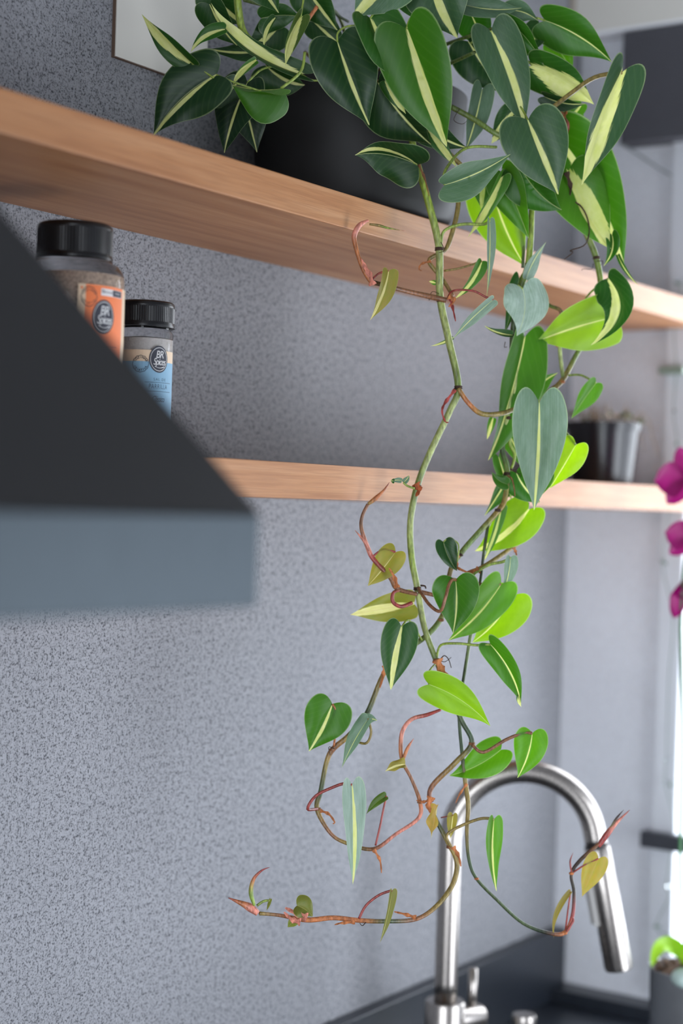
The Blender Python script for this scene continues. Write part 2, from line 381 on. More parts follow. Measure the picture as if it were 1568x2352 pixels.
# ------------------------------------------------------------------ tap
t_f = 2.157
fb = at(1022, 2300, t_f); fx, fy = fb.x, fb.y
tap = empty('kitchen_tap', (fx, fy, ZC)); tag(tap, 'brushed steel gooseneck kitchen tap with pull-down spray head', 'tap')
zb = at(1022, 2297, t_f).z
lathe('tap_body', [(.031, 0), (.031, .006), (.026, .008), (.0262, zb-ZC-.003), (.0245, zb-ZC), (.0, zb-ZC)], (fx, fy, ZC), M_STEEL, tap)
RP = .0148
d_s = Vector((RT.x, RT.y, 0)).normalized()
ztop = at(1190, 1771, t_f).z; RA = .0945
pts = []; zc_ = ztop-RA
base = Vector((fx, fy, 0))
for z in (zb-.004, zb+.06, zb+.12, zb+.18, zc_-.02): pts.append(Vector((fx, fy, z)))
ANG = 168
for i in range(0, 29):
    a_ = math.radians(ANG*i/28); pts.append(base+d_s*(RA-RA*math.cos(a_))+Vector((0, 0, zc_+RA*math.sin(a_))))
a_ = math.radians(ANG); dirv = (d_s*math.sin(a_)+Vector((0, 0, math.cos(a_)))).normalized()
endp = pts[-1]
pts.append(endp+dirv*.018)
tube('gooseneck', pts, RP, M_STEEL, tap, 2, 28)
h0 = endp+dirv*.018
HL = .162
lathe('collar', [(.0150, 0), (.0162, .0015), (.0162, .003)], h0, simple('dark_joint', '#4d4b4a', .5, 1), tap, axis=dirv)
sh = lathe('spray_head', [(.0155, 0), (.0168, .002), (.0176, .06), (.0184, HL-.004), (.0174, HL), (.0, HL)], h0+dirv*.003, M_STEEL, tap, axis=dirv)
# rocker switch on the near left of the head
side = (-d_s*.985-Vector((fw.x, fw.y, 0)).normalized()*.17).normalized(); side = (side-dirv*side.dot(dirv)).normalized(); oth = dirv.cross(side)
bm = bmesh.new(); bmesh.ops.create_cube(bm, size=1)
cc = h0+dirv*(.030+.038)+side*.0175
for v in bm.verts: v.co = cc+dirv*v.co.x*.066+side*v.co.y*.009+oth*v.co.z*.015
bm_obj('rocker_switch', bm, simple('grey_switch', '#8b8987', .45, .6), sh, bevel=.0018)
hubp = Vector((fx, fy, at(1090, 2350, t_f).z))
hub = lathe('lever_hub', [(.0, .02), (.0165, .02), (.0165, .056), (.0150, .060), (.0, .0605)], hubp, M_STEEL, tap, axis=Vector((.93, -.37, 0)))
lp = hubp+Vector((.93, -.37, 0)).normalized()*.045
lever_top = at(1089, 2241, t_f-.01)
tube('lever', [Vector((lp.x, lp.y, hubp.z+.012)), Vector((lp.x, lp.y, (hubp.z+lever_top.z)/2)), Vector((lp.x, lp.y, lever_top.z))], .0062, M_STEEL, tap, 1, 16)
t_d = 2.2; dp = at(1203, 2340, t_d)
sd_ = empty('soap_dispenser', (dp.x, dp.y, ZC)); tag(sd_, 'small brushed steel soap dispenser standing right of the tap', 'soap dispenser')
zt = at(1203, 2327, t_d).z
lathe('dispenser_body', [(.020, 0), (.020, .005), (.012, .007), (.012, zt-ZC-.016)], (dp.x, dp.y, ZC), M_STEEL, sd_)
lathe('pump_cap', [(.012, -.016), (.0162, -.014), (.0168, -.005), (.0155, -.0015), (.0, 0)], (dp.x, dp.y, zt), M_STEEL, sd_)
# ------------------------------------------------------------------ spice jars
def text_mesh(body, size, shear=0, spacing=1, off=0):
    cu = bpy.data.curves.new('t', 'FONT'); cu.body = body; cu.size = size; cu.align_x = 'CENTER'; cu.align_y = 'CENTER'; cu.shear = shear; cu.space_character = spacing; cu.offset = off
    cu.resolution_u = 4
    ob = bpy.data.objects.new('t', cu); C.objects.link(ob)
    dg = bpy.context.evaluated_depsgraph_get(); dg.update()
    me = bpy.data.meshes.new_from_object(ob.evaluated_get(dg))
    V = [v.co.copy() for v in me.vertices]; Fc = [tuple(p.vertices) for p in me.polygons]
    bpy.data.objects.remove(ob); bpy.data.meshes.remove(me); return V, Fc
class Print:
    """flat print wrapped round a jar: s along the circumference (m), z up (m)"""
    def __init__(s, c, R, th0): s.c, s.R, s.th0 = Vector(c), R, th0
    def pt(s, u, z, lift):
        th = s.th0+u/s.R; r = s.R+lift
        return s.c+Vector((math.cos(th)*r, math.sin(th)*r, z))
    def make(s, name, V, Fc, mat, parent, lift):
        return mesh(name, [s.pt(v[0], v[1], lift) for v in V], Fc, mat, parent)
    def rect(s, name, u0, u1, z0, z1, mat, parent, lift, n=24):
        V = []; Fc = []
        for i in range(n+1):
            u = u0+(u1-u0)*i/n; V += [(u, z0), (u, z1)]
        for i in range(n): Fc.append((2*i, 2*i+2, 2*i+3, 2*i+1))
        return s.make(name, V, Fc, mat, parent, lift)
    def ell(s, name, u, z, a, b, mat, parent, lift, inner=0, n=40, scal=0):
        V = []; Fc = []; rings = 1 if inner else 5
        for k in range(rings+1):
            f = 1-(1-inner)*k/rings
            for i in range(n):
                t = 2*math.pi*i/n; q = (1+scal*math.cos(12*t))*f; V.append((u+a*q*math.cos(t), z+b*q*math.sin(t)))
        for k in range(rings):
            for i in range(n):
                j = (i+1) % n; Fc.append((k*n+i, k*n+j, (k+1)*n+j, (k+1)*n+i))
        return s.make(name, V, Fc, mat, parent, lift)
    def text(s, name, body, u, z, size, mat, parent, lift, shear=0, spacing=1, sx=1, off=0):
        V, Fc = text_mesh(body, size, shear, spacing, off)
        return s.make(name, [(u+v.x*sx, z+v.y) for v in V], Fc, mat, parent, lift)
    def ring_text(s, name, top, bot, u, z, r, size, mat, parent, lift):
        V, Fc = [], []
        def put(ch, ang, flip):
            v, f = text_mesh(ch, size, off=.00005); n0 = len(V); rot = ang-math.pi/2 + (math.pi if flip else 0)
            for p in v: V.append((u+r*math.cos(ang)+p.x*math.cos(rot)-p.y*math.sin(rot), z+r*math.sin(ang)+p.x*math.sin(rot)+p.y*math.cos(rot)))
            Fc.extend([tuple(i+n0 for i in q) for q in f])
        for i, ch in enumerate(top): put(ch, math.radians(150-120*i/(len(top)-1)), False)
        for i, ch in enumerate(bot): put(ch, math.radians(210+120*i/(len(bot)-1)), True)
        return s.make(name, V, Fc, mat, parent, lift)
M_CLEAR = glassy('clear_jar_plastic', (.97, .98, 1), .06, 1.25)
M_INK = simple('label_dark_ink', '#272a38', .6); M_CREAM = simple('label_cream', '#dcc3a6', .6); M_ORANGE = simple('label_orange', '#ea7c46', .6)
M_BLUE = simple('label_blue', '#7fa9c4', .6); M_BADGE = simple('badge_slate', '#31333f', .6); M_LETTER = simple('badge_lettering', '#d8d8d8', .6); M_INKBLUE = simple('label_blue_ink', '#2d4658', .6)
M_SPICE = simple('brown_seasoning', '#b8a290', .95, noise=.85, nscale=420, bump=.9); M_SALT = simple('white_salt', '#c9c4bf', .95, noise=.12, nscale=600, bump=.4)
def ribbed_cap(name, c, r, h, parent):
    n = 160; V = []; Fc = []
    prof = [(r*.0, h), (r*.93, h), (r*.985, h-.0015), (r, h-.004), (r, h-.0055), ('rib', h-.006), ('rib', .005), (r, .0045), (r*1.01, .002), (r*1.01, 0), (r*.0, 0)]
    for rr, hh in prof:
        for i in range(n):
            a = 2*math.pi*i/n; q = (r*(.990+.010*(i % 2))) if rr == 'rib' else rr
            V.append(Vector(c)+Vector((q*math.cos(a), q*math.sin(a), hh)))
    for k in range(len(prof)-1):
        for i in range(n):
            j = (i+1) % n; Fc.append((k*n+i, (k+1)*n+i, (k+1)*n+j, k*n+j))
    o = mesh(name, V, Fc, M_BLACKCAP, parent)
    bm = bmesh.new(); bm.from_mesh(o.data); bmesh.ops.remove_doubles(bm, verts=bm.verts[:], dist=1e-6); bmesh.ops.recalc_face_normals(bm, faces=bm.faces[:]); bm.to_mesh(o.data); bm.free()
    return o
ZS = ZL+TH
def badge(pr, u, z, a, b, par):
    g = pr.ell('badge', u, z, a, b, M_BADGE, par, .0006)
    pr.ell('badge_ring', u, z, a*.88, b*.88, M_LETTER, g, .0008, .955)
    pr.text('lettering', 'BR', u+a*.05, z+b*.33, b*.78, M_LETTER, g, .0008, .18, .85, .8, 0)
    pr.text('lettering', 'Spices', u+a*.05, z-b*.20, b*.72, M_LETTER, g, .0008, .22, .8, .74, 0)
    V = []; Fc = []
    n = 14
    for i in range(n+1):
        s_ = i/n; x = -.45+1.0*s_; y = -.53-.09*math.sin(s_*math.pi)*1.2; w_ = .015+.05*max(0, s_-.55)
        V += [(u+a*x, z+b*(y-w_)), (u+a*x, z+b*(y+w_))]
    for i in range(n): Fc.append((2*i, 2*i+2, 2*i+3, 2*i+1))
    pr.make('flourish', V, Fc, M_LETTER, g, .0008)
# large jar
tj = 1.55; c1 = at(162, 900, tj)
J1 = Vector((c1.x, c1.y, ZS)); R1 = .0475
th_cam = math.atan2(EYE.y-J1.y, EYE.x-J1.x)
jar = empty('spice_jar', J1); tag(jar, 'large clear spice jar with orange label and black cap', 'jar', 'spice jars on the lower shelf')
ztop1 = at(162, 505, tj-.03).z-ZS; hcap = .0335
zb1 = ztop1-hcap
zl1 = at(231, 652, tj-.045).z-ZS      # top of label
zsh = at(270, 634, tj-.03).z-ZS
lathe('jar_body', [(R1*.96, 0), (R1, .004), (R1, zsh-.004), (R1*.985, zsh+.003), (R1*.945, zsh+.007), (R1*.87, zsh+.012), (R1*.80, zb1-.005), (R1*.745, zb1-.001), (R1*.74, zb1)], J1, M_CLEAR, jar)
lathe('seasoning', [(R1*.93, .004), (R1*.965, .008), (R1*.965, zsh-.006), (R1*.955, zsh-.002), (R1*.93, zsh+.002), (0, zsh+.003)], J1, M_SPICE, jar, smooth=True)
ribbed_cap('cap', J1+Vector((0, 0, zb1)), .0352, hcap, jar)
pr = Print(J1, R1, th_cam)
uq = lambda x: R1*math.asin(max(-1, min(1, (x-162)/117.0)))
lb = pr.rect('label', uq(172), uq(278.6), .012, zl1, M_CREAM, jar, .0004)
pr.rect('orange_panel', uq(189), uq(271), .012, zl1-.0003, M_ORANGE, lb, .0005)
sc = tj/F_PX
badge(pr, uq(231), zl1-70*sc, .0122, .0155, lb)
pr.ell('seal_outline', uq(197), zl1-28*sc, .0075, .0092, M_INK, lb, .0006, .93, 72, .03)
pr.ring_text('seal_text', 'COZINHA', 'CRIATIVA', uq(197), zl1-28*sc, .0062, .0026, M_INK, lb, .0006)
pr.ell('dot', uq(180), zl1-9*sc, .0011, .0013, M_ORANGE, lb, .0006); pr.ell('dot', uq(275.5), zl1-9*sc, .0009, .0012, M_ORANGE, lb, .0006)
tg = pr.rect('sodium_tag', uq(223), uq(269), zl1-23*sc, zl1-7*sc, simple('tag_white', '#d9d6d6', .6), lb, .0006, 8)
pr.rect('sodium_tag_dark', uq(249), uq(268), zl1-22*sc, zl1-8*sc, M_INK, tg, .0008, 8)
pr.text('tag_text', 'ALTO EM', uq(239.5), zl1-15*sc, .0026, M_INK, tg, .0008, 0, 1, .95)
pr.text('tag_text', 'S\u00d3DIO', uq(258.5), zl1-15*sc, .0026, simple('tag_white_ink', '#cfcfd4', .6), tg, .001, 0, 1, .95)
pr.ell('magnifier', uq(227.5), zl1-13.5*sc, .0012, .0015, M_INK, tg, .0008, .6)
pr.rect('text_rule', uq(225), uq(262), zl1-135*sc, zl1-134*sc, M_INK, lb, .0006, 6)
# small jar
tj2 = 1.665; c2 = at(326, 900, tj2)
J2 = Vector((c2.x, c2.y, ZS)); R2 = .0298
jar2 = empty('spice_jar', J2); tag(jar2, 'small clear spice jar with blue label and black cap', 'jar', 'spice jars on the lower shelf')
ztop2 = at(326, 690, tj2-.02).z-ZS; hc2 = .0255; zb2 = ztop2-hc2
lathe('jar_body', [(R2*.96, 0), (R2, .003), (R2, zb2-.006), (R2*.96, zb2-.004), (R2*.9, zb2-.002), (R2*.9, zb2)], J2, M_CLEAR, jar2)
lathe('salt', [(R2*.93, .003), (R2*.965, .006), (R2*.965, zb2-.012), (0, zb2-.010)], J2, M_SALT, jar2)
ribbed_cap('cap', J2+Vector((0, 0, zb2)), R2*1.03, hc2, jar2)
th2 = math.atan2(EYE.y-J2.y, EYE.x-J2.x); pr = Print(J2, R2, th2)
uq = lambda x: R2*math.asin(max(-1, min(1, (x-326)/70.0)))
sc = tj2/F_PX
zl2 = at(326, 803, tj2-.028).z-ZS
lb = pr.rect('label', -R2*1.35, R2*1.35, .010, zl2, M_CREAM, jar2, .0004)
pr.rect('blue_panel', -R2*1.34, R2*1.34, .010, zl2-26*sc, M_BLUE, lb, .0005)
badge(pr, uq(363), zl2-20*sc, .0108, .0134, lb)
pr.ell('seal_outline', uq(321), zl2-32*sc, .0080, .0084, M_INK, lb, .0006, .94, 72, .03)
pr.ring_text('seal_text', 'COZINHA', 'CRIATIVA', uq(321), zl2-32*sc, .0063, .0030, M_INK, lb, .0007)
pr.text('label_text', 'SAL DE', uq(366), zl2-66*sc, .0038, M_INKBLUE, lb, .0006, 0, 1.25)
pr.rect('text_rule', uq(332), uq(389), zl2-73*sc, zl2-72*sc, M_INKBLUE, lb, .0006, 8)
pr.text('label_text', 'PARRILLA', uq(364), zl2-82*sc, .0068, M_INKBLUE, lb, .0006, 0, 1.22, .62)
pr.rect('text_rule', uq(332), uq(389), zl2-93*sc, zl2-92*sc, M_INKBLUE, lb, .0006, 8)
pr.text('label_text', 'Cl\u00e1ssico', uq(364), zl2-110*sc, .0085, M_INKBLUE, lb, .0006, .35, .85, .62)
# ------------------------------------------------------------------ plant pots
PC = Vector((at_y(818, 480, -.122).x, -.122, ZU+TH)); PR = .1235
pot = tag(lathe('planter', [(0, .001), (.095, 0), (.104, .002), (.110, .008), (.1145, .020), (PR, .115), (PR+.002, .150), (PR-.004, .1515), (PR-.006, .140), (0, .138)], PC, M_POT, None, 64),
          'round charcoal planter holding the trailing plant on the upper shelf', 'planter')
soil = tag(lathe('potting_soil', [(0, .1385), (PR-.0065, .1385), (PR-.009, .143), (PR*.5, .147), (0, .145)], PC, M_SOIL, None, 40), 'dark potting soil filling the charcoal planter on the shelf', 'soil', None, 'stuff')
# small nursery pot
p = at_y(1384, 1030, -.12); NP = Vector((p.x, -.12, ZS))
M_NURS = simple('glossy_black_plastic', '#15151a', .22)
zt = at_y(1384, 962, -.17).z-ZS
np_ = tag(lathe('nursery_pot', [(0, .001), (.044, 0), (.046, .002), (.054, zt-.012), (.057, zt-.0118), (.058, zt), (.055, zt), (.052, zt-.008), (0, zt-.009)], NP, M_NURS, None, 48),
          'small glossy black plastic pot on the lower shelf in the corner', 'pot')
tw = empty('dry_herb', NP+Vector((0, 0, zt-.009))); tag(tw, 'dried wispy herb growing in the small black plastic pot', 'plant')
M_TWIG = simple('dry_twig', '#8f7f70', .8, noise=.4, nscale=90); M_TW2 = simple('dry_olive_leaf', '#6f7350', .8, noise=.4, nscale=90)
rnd = random.Random(3)
for i in range(34):
    a = rnd.uniform(0, 6.28); r = .048*math.sqrt(rnd.random()); b0 = NP+Vector((r*math.cos(a), r*math.sin(a), zt-.009))
    hgt = rnd.uniform(.012, .04)*(1 if i % 6 else 1.9); o_ = Vector((math.cos(a), math.sin(a), 0))*rnd.uniform(0, .02)
    j = lambda s: Vector((rnd.uniform(-s, s), rnd.uniform(-s, s), rnd.uniform(-s, s)))
    st = tube('twig', [b0, b0+o_*.4+Vector((0, 0, hgt*.5))+j(.004), b0+o_+Vector((0, 0, hgt))+j(.006)], [.0014, .0011, .0007], M_TWIG, tw, 2, 4)
    for q in range(2):
        pz = b0+o_*(.5+.25*q)+Vector((0, 0, hgt*(.55+.2*q))); d1, d2 = j(.008), j(.008)
        mesh('twig_leaf', [pz, pz+d1, pz+d1+d2, pz+d2], [(0, 1, 2, 3)], M_TW2 if i % 2 else M_TWIG, st)
for (x1, y1, x2, y2, x3, y3) in ((1455, 962, 1490, 965, 1497, 1010), (1450, 965, 1480, 950, 1510, 1045), (1440, 960, 1470, 990, 1478, 1040)):
    tube('twig', [at_y(x1, y1, -.15), at_y(x2, y2, -.16), at_y(x3, y3, -.17)], .0006, M_TWIG, tw, 4, 4)
# ------------------------------------------------------------------ orchid
M_PETAL = petalmat(); M_OLEAF = simple('orchid_leaf_green', '#8fbf24', .35); M_OSTEM = simple('orchid_stem_green', '#2f6a3a', .4)
OP = at(1586, 2222, 2.25); OZ = OP.z-ZC
M_VASE = simple('smoky_clear_plastic', '#b9bcc0', .16, noise=.25, nscale=30, metal=.75)
vase = tag(lathe('orchid_pot', [(0, .002), (.047, 0), (.049, .003), (.056, OZ-.002), (.0575, OZ), (.0560, OZ), (.0545, OZ-.004), (.0475, .006), (0, .005)], (OP.x, OP.y, ZC), M_VASE, None, 48),
           'clear grey orchid pot filled with bark at the right edge', 'pot')
M_BARK = simple('bark_chip', '#5b4434', .9, noise=.6, nscale=70, bump=.6)
bk = empty('bark_mix', (OP.x, OP.y, ZC+.006)); tag(bk, 'brown bark chips packed in the clear orchid pot', 'bark', None, 'stuff')
lathe('bark_fill', [(0, .006), (.046, .006), (.052, OZ-.010), (.03, OZ+.002), (0, OZ+.004)], (OP.x, OP.y, ZC), M_BARK, bk, 24)
for i in range(60):
    a = rnd.uniform(0, 6.28); top = i < 34
    r = .046*math.sqrt(rnd.random()) if top else .049; z = ZC+(OZ+.004+rnd.uniform(-.006, .010) if top else rnd.uniform(.01, OZ-.012))
    if not top: r = .046+.004*(z-ZC)/OZ
    bm = bmesh.new(); bmesh.ops.create_icosphere(bm, subdivisions=1, radius=1)
    sx, sy, sz = rnd.uniform(.005, .010), rnd.uniform(.004, .007), rnd.uniform(.002, .004)
    R_ = Matrix.Rotation(rnd.uniform(0, 6), 3, 'Z') @ Matrix.Rotation(rnd.uniform(-.6, .6) if top else 1.4, 3, 'X')
    for v in bm.verts: v.co = Vector((OP.x+r*math.cos(a), OP.y+r*math.sin(a), z)) + R_ @ Vector((v.co.x*sx*rnd.uniform(.8, 1.2), v.co.y*sy, v.co.z*sz))
    bm_obj('bark_chip', bm, M_BARK, bk)
ps = at(1572, 2246, 2.2)
bm = bmesh.new(); bmesh.ops.create_icosphere(bm, subdivisions=3, radius=1)
for v in bm.verts: v.co = ps+Vector((v.co.x*.02, v.co.y*.018, v.co.z*.013))
tag(bm_obj('pebble', bm, simple('pale_pebble', '#a9bdb8', .5, noise=.1, nscale=40), None, True), 'pale grey-green pebble resting on the orchid bark', 'pebble')
orc = empty('orchid', (OP.x, OP.y, ZC+OZ-.01)); tag(orc, 'magenta orchid with a tall green stem at the right edge', 'orchid')
to = 2.25
stp = [at(1578, 2240, to), at(1568, 2100, to), at(1561, 1990, to), at(1563, 1880, to), at(1566, 1700, to), at(1564, 1520, to), at(1563, 1420, to), at(1572, 1300, to), at(1590, 1180, to), at(1600, 1090, to)]
tube('flower_stem', stp, .0024, M_OSTEM, orc, 4, 8)
def petal(name, c, dirv, nrm, L, W, parent, mat, cup=.25, rows=10, cols=8, basew=.25):
    d = dirv.normalized(); n = (nrm-d*nrm.dot(d)).normalized(); s_ = d.cross(n)
    V, Fc = [], []
    for i in range(rows+1):
        a = i/rows; wv = W*.5*max(.02, math.sin(math.pi*min(1, .10+.90*a)**.9))**.5*(basew+(1-basew)*min(1, a*2.2))
        if i == rows: wv *= .6
        for j in range(cols+1):
            h = (j/cols*2-1); V.append(c+d*(a*L)+s_*(h*wv)+n*(cup*W*(h*h*.5-.25*a*a)))
    for i in range(rows):
        for j in range(cols): k = i*(cols+1)+j; Fc.append((k, k+1, k+cols+2, k+cols+1))
    return mesh(name, V, Fc, mat, parent, True)
M_LIPF = simple('orchid_lip', '#6a0648', .4)
def flower(c, rot, face, L):
    f = Vector(face).normalized(); u = (UP-f*UP.dot(f)).normalized(); s_ = f.cross(u)
    core = lathe('flower', [(0, -.004), (.004, -.002), (.0045, .004), (0, .009)], c, M_LIPF, orc, 12, axis=f)
    def dv(deg): a = math.radians(deg+rot); return s_*math.cos(a)+u*math.sin(a)
    for deg in (90, 215, 325): petal('sepal', c-f*.002, dv(deg)+f*.05, f, L*.95, L*.62, core, M_PETAL, .2)
    for deg in (10, 170): petal('petal', c+f*.002, dv(deg)+f*.08, f, L, L*1.05, core, M_PETAL, .25, basew=.2)
    petal('lip', c+f*.003, dv(270)+f*.9, f, L*.45, L*.35, core, M_LIPF, .8)
tc = (EYE-at(1580, 1150, to)).normalized()
flower(at(1579, 1100, to-.01), -14, tc+RT*.25+UP*.1, .047)
flower(at(1588, 1236, to-.02), 2, tc+RT*.35, .040)
bud = petal('flower_bud', at(1572, 1330, to), at(1547, 1420, to)-at(1572, 1330, to), tc, .055, .026, orc, M_PETAL, .6)
petal('flower_bud', at(1574, 1340, to-.004), at(1552, 1380, to)-at(1574, 1335, to), tc+RT, .022, .018, orc, M_LIPF, .8)
def oleaf(b, m, e, w_, nrm):
    V, Fc = [], []; n = 14
    for i in range(n+1):
        a = i/n; p = b*(1-a)**2+m*2*a*(1-a)+e*a*a; tt = ((m-b)*(1-a)+(e-m)*a).normalized(); s_ = tt.cross(nrm).normalized(); nn = s_.cross(tt)
        wv = w_*(math.sin(math.pi*(.1+.9*a)**.9)**.6 if a < 1 else 0.02)
        for h in (-1, -.5, 0, .5, 1): V.append(p+s_*h*wv+nn*abs(h)*wv*.25)
    for i in range(n):
        for j in range(4): k = i*5+j; Fc.append((k, k+1, k+6, k+5))
    return mesh('leaf', V, Fc, M_OLEAF, orc, True)
b_ = at(1585, 2235, 2.24)
oleaf(at(1590, 2215, 2.24), at(1515, 2118, 2.23), at(1496, 2222, 2.21), .0105, tc+UP*.3)
oleaf(b_, at(1600, 2130, 2.2), at(1680, 2190, 2.15), .02, UP)
# ------------------------------------------------------------------ string lights round the window
M_WIRE = simple('green_wire', '#66746c', .6); M_BULB = glassy('tiny_bulb', (.85, .9, .9), .1, 1.3)
sl = empty('string_lights', at_x(1545, 700, XE-.02)); tag(sl, 'thin green wire of tiny string lights along the window edge', 'string lights')
wp = [(1400, 318), (1450, 345), (1510, 385), (1568, 418)]
tube('wire', [at_x(x, y, XE-.004) for x, y in wp], .0009, M_WIRE, sl, 4, 5)
wp = [(1566, 640), (1548, 760), (1552, 845), (1546, 950), (1556, 1040), (1535, 1180), (1522, 1300), (1545, 1420), (1535, 1560), (1530, 1740), (1528, 1800), (1548, 1900), (1530, 2030), (1536, 2060), (1505, 2130), (1545, 2150)]
tube('wire', [at_x(x, y, XE-.022) for x, y in wp], .0007, M_WIRE, sl, 4, 5)
for x, y in ((1552, 650), (1548, 945), (1553, 1020), (1521, 1290), (1530, 1745), (1527, 1795), (1534, 2035), (1506, 2128), (1551, 2090), (1540, 1800)):
    c = at_x(x, y, XE-.022); d = Vector((rnd.uniform(-1, 1), rnd.uniform(-1, 1), rnd.uniform(-1, .2))).normalized()
    lathe('bulb', [(0, -.004), (.0022, -.003), (.0026, .003), (.001, .008), (0, .009)], c, M_BULB if y % 2 else M_WIRE, sl, 8, axis=d)
# ------------------------------------------------------------------ the trailing philodendron
plant = empty('philodendron', PC+Vector((0, 0, .14)))
tag(plant, 'trailing philodendron with green and cream leaves spilling from the charcoal planter', 'plant')
G1, G2, G3 = lin('#7d8f3a')[:3], lin('#5f6f35')[:3], lin('#8a9456')[:3]
OL, BR, RD, OR, DK, PK = lin('#7c6a36')[:3], lin('#7a5238')[:3], lin('#8a3a34')[:3], lin('#a5663f')[:3], lin('#3a2a20')[:3], lin('#c07a68')[:3]
DG = lin('#3c4a2c')[:3]
EDGE = [(0, 0), (-.055, .07), (-.105, .17), (-.118, .27), (-.085, .37), (-.01, .445), (.10, .49), (.22, .50), (.36, .468), (.50, .402), (.63, .312), (.75, .212), (.84, .128), (.91, .066), (.965, .024), (1.0, 0)]
EDGE_R = [(p[0], p[1], i/(len(EDGE)-1)) for i, p in enumerate(EDGE)]
EDGE_D = catmull(EDGE_R, 2)
lrnd = random.Random(11)
def leaf(bx, by, tx, ty, w, t, dt=0.0, bow=(0, 0), bz=0.0, roll=0, twist=0, fold=14, tone=.35, st=.05, off=0.0, warm=0.0, sheen=0.0, wave=.05, curl=0.0, pet=None, pcol=None, pw=5, lobes=1.0, flip=0):
    """(bx,by) stalk end, (tx,ty) tip, w width in photo pixels; t distance from the camera, dt how much farther the tip lies"""
    B, T = at(bx, by, dep(bx, t)), at(tx, ty, dep(bx, t)+dt)
    Cc = at((bx+tx)/2+bow[0], (by+ty)/2+bow[1], dep(bx, t)+dt/2+bz)
    W = w*(t+dt/2)/F_PX
    L = (Cc-B).length+(T-Cc).length
    if flip: roll += 180
    V, Fc, UV, ED = [], [], [], []
    k = 5; rows = EDGE_D; n = len(rows); ph = lrnd.uniform(0, 6)
    def frame(a):
        q = max(0, min(1, a))
        p = B*(1-q)**2+Cc*2*q*(1-q)+T*q*q
        tg = ((Cc-B)*(1-q)+(T-Cc)*q).normalized()
        if a < 0: p = p+tg*(a*L)
        v = (p-EYE).normalized(); la = tg.cross(v).normalized(); nr = la.cross(tg).normalized()
        if nr.dot(v) > 0: nr = -nr
        r = math.radians(roll+twist*q); c_, s_ = math.cos(r), math.sin(r)
        return p, la*c_+nr*s_, nr*c_-la*s_, tg
    fo = math.radians(fold); cf, sf = math.cos(fo), math.sin(fo)
    for i, (ae, he, u) in enumerate(rows):
        if ae < 0: ae *= lobes
        am = (i/(n-1))**1.12
        for side in (-1, 1):
            for j in range(k+1):
                q = j/k; a = am+(ae-am)*(q**1.15); h = he*q
                p, la, nr, tg = frame(a)
                z = h*W*sf + W*wave*math.sin(a*8+ph+side*1.7)*q*q*min(1, he*3) + W*.06*math.sin(q*math.pi)*min(1, he*2)
                z -= curl*L*max(0, a-.45)**2
                V.append(p+la*(side*h*W*cf)+nr*z); UV.append((a, .5+side*h)); ED.append(q if i > 1 else q*.9)
    row = 2*(k+1)
    for i in range(n-1):
        for s_ in (0, 1):
            for j in range(k):
                a0 = i*row+s_*(k+1)+j; f = (a0, a0+1, a0+row+1, a0+row)
                Fc.append(f if s_ == 0 else tuple(reversed(f)))
    o = mesh('leaf', V, Fc, M_LEAF, plant, True)
    me = o.data
    # make front faces look along +nr
    uvl = me.uv_layers.new(name='UVMap')
    for lp in me.loops: uvl.data[lp.index].uv = UV[lp.vertex_index]
    at_ = me.attributes.new('edge', 'FLOAT', 'POINT')
    for i, e in enumerate(ED): at_.data[i].value = e
    p, la, nr, tg = frame(.5)
    bm = bmesh.new(); bm.from_mesh(me); bmesh.ops.remove_doubles(bm, verts=bm.verts[:], dist=1e-7)
    av = Vector((0, 0, 0))
    for f in bm.faces: f.normal_update(); av += f.normal*f.calc_area()
    if av.dot(nr) < 0: bmesh.ops.reverse_faces(bm, faces=bm.faces[:])
    bm.to_mesh(me); bm.free()
    o['tone'] = float(tone); o['stripe'] = float(st); o['stripe_shift'] = float(off); o['warm'] = float(warm); o['pale_sheen'] = float(sheen); o['seed'] = lrnd.uniform(0, 50)
    if pet:
        pp = [at(x, y, dep(x, t+(d[0] if d else 0))) for (x, y, *d) in pet]+[B]
        pc = pcol or G1
        tube('leaf_stalk', pp, [pw*t/F_PX/2]*len(pp), M_STEM, o, 5, 7, pc)
    return o
def vine(pts, mat=None, name='stem', n=10):
    """pts: (x, y, t, width_px, colour)"""
    return tube(name, [at(p[0], p[1], dep(p[0], p[2])) for p in pts], [p[3]*p[2]/F_PX/2 for p in pts], mat or M_STEM, plant, 6, n, [p[4] for p in pts])
def node(x, y, t, wpx, parent, col=DK, tilt=(0, 1)):
    """ring of dark scale where a stalk leaves the stem"""
    c = at(x, y, dep(x, t)); ax = (RT*tilt[0]-UP*tilt[1]).normalized(); r = wpx*t/F_PX/2
    o = tube('stem_node', [c-ax*r*.42, c-ax*r*.2, c, c+ax*r*.2, c+ax*r*.42], [r*.66, r*.92, r*.80, r*.95, r*.66], M_DRY, parent, 2, 9, [col]*5)
    return o
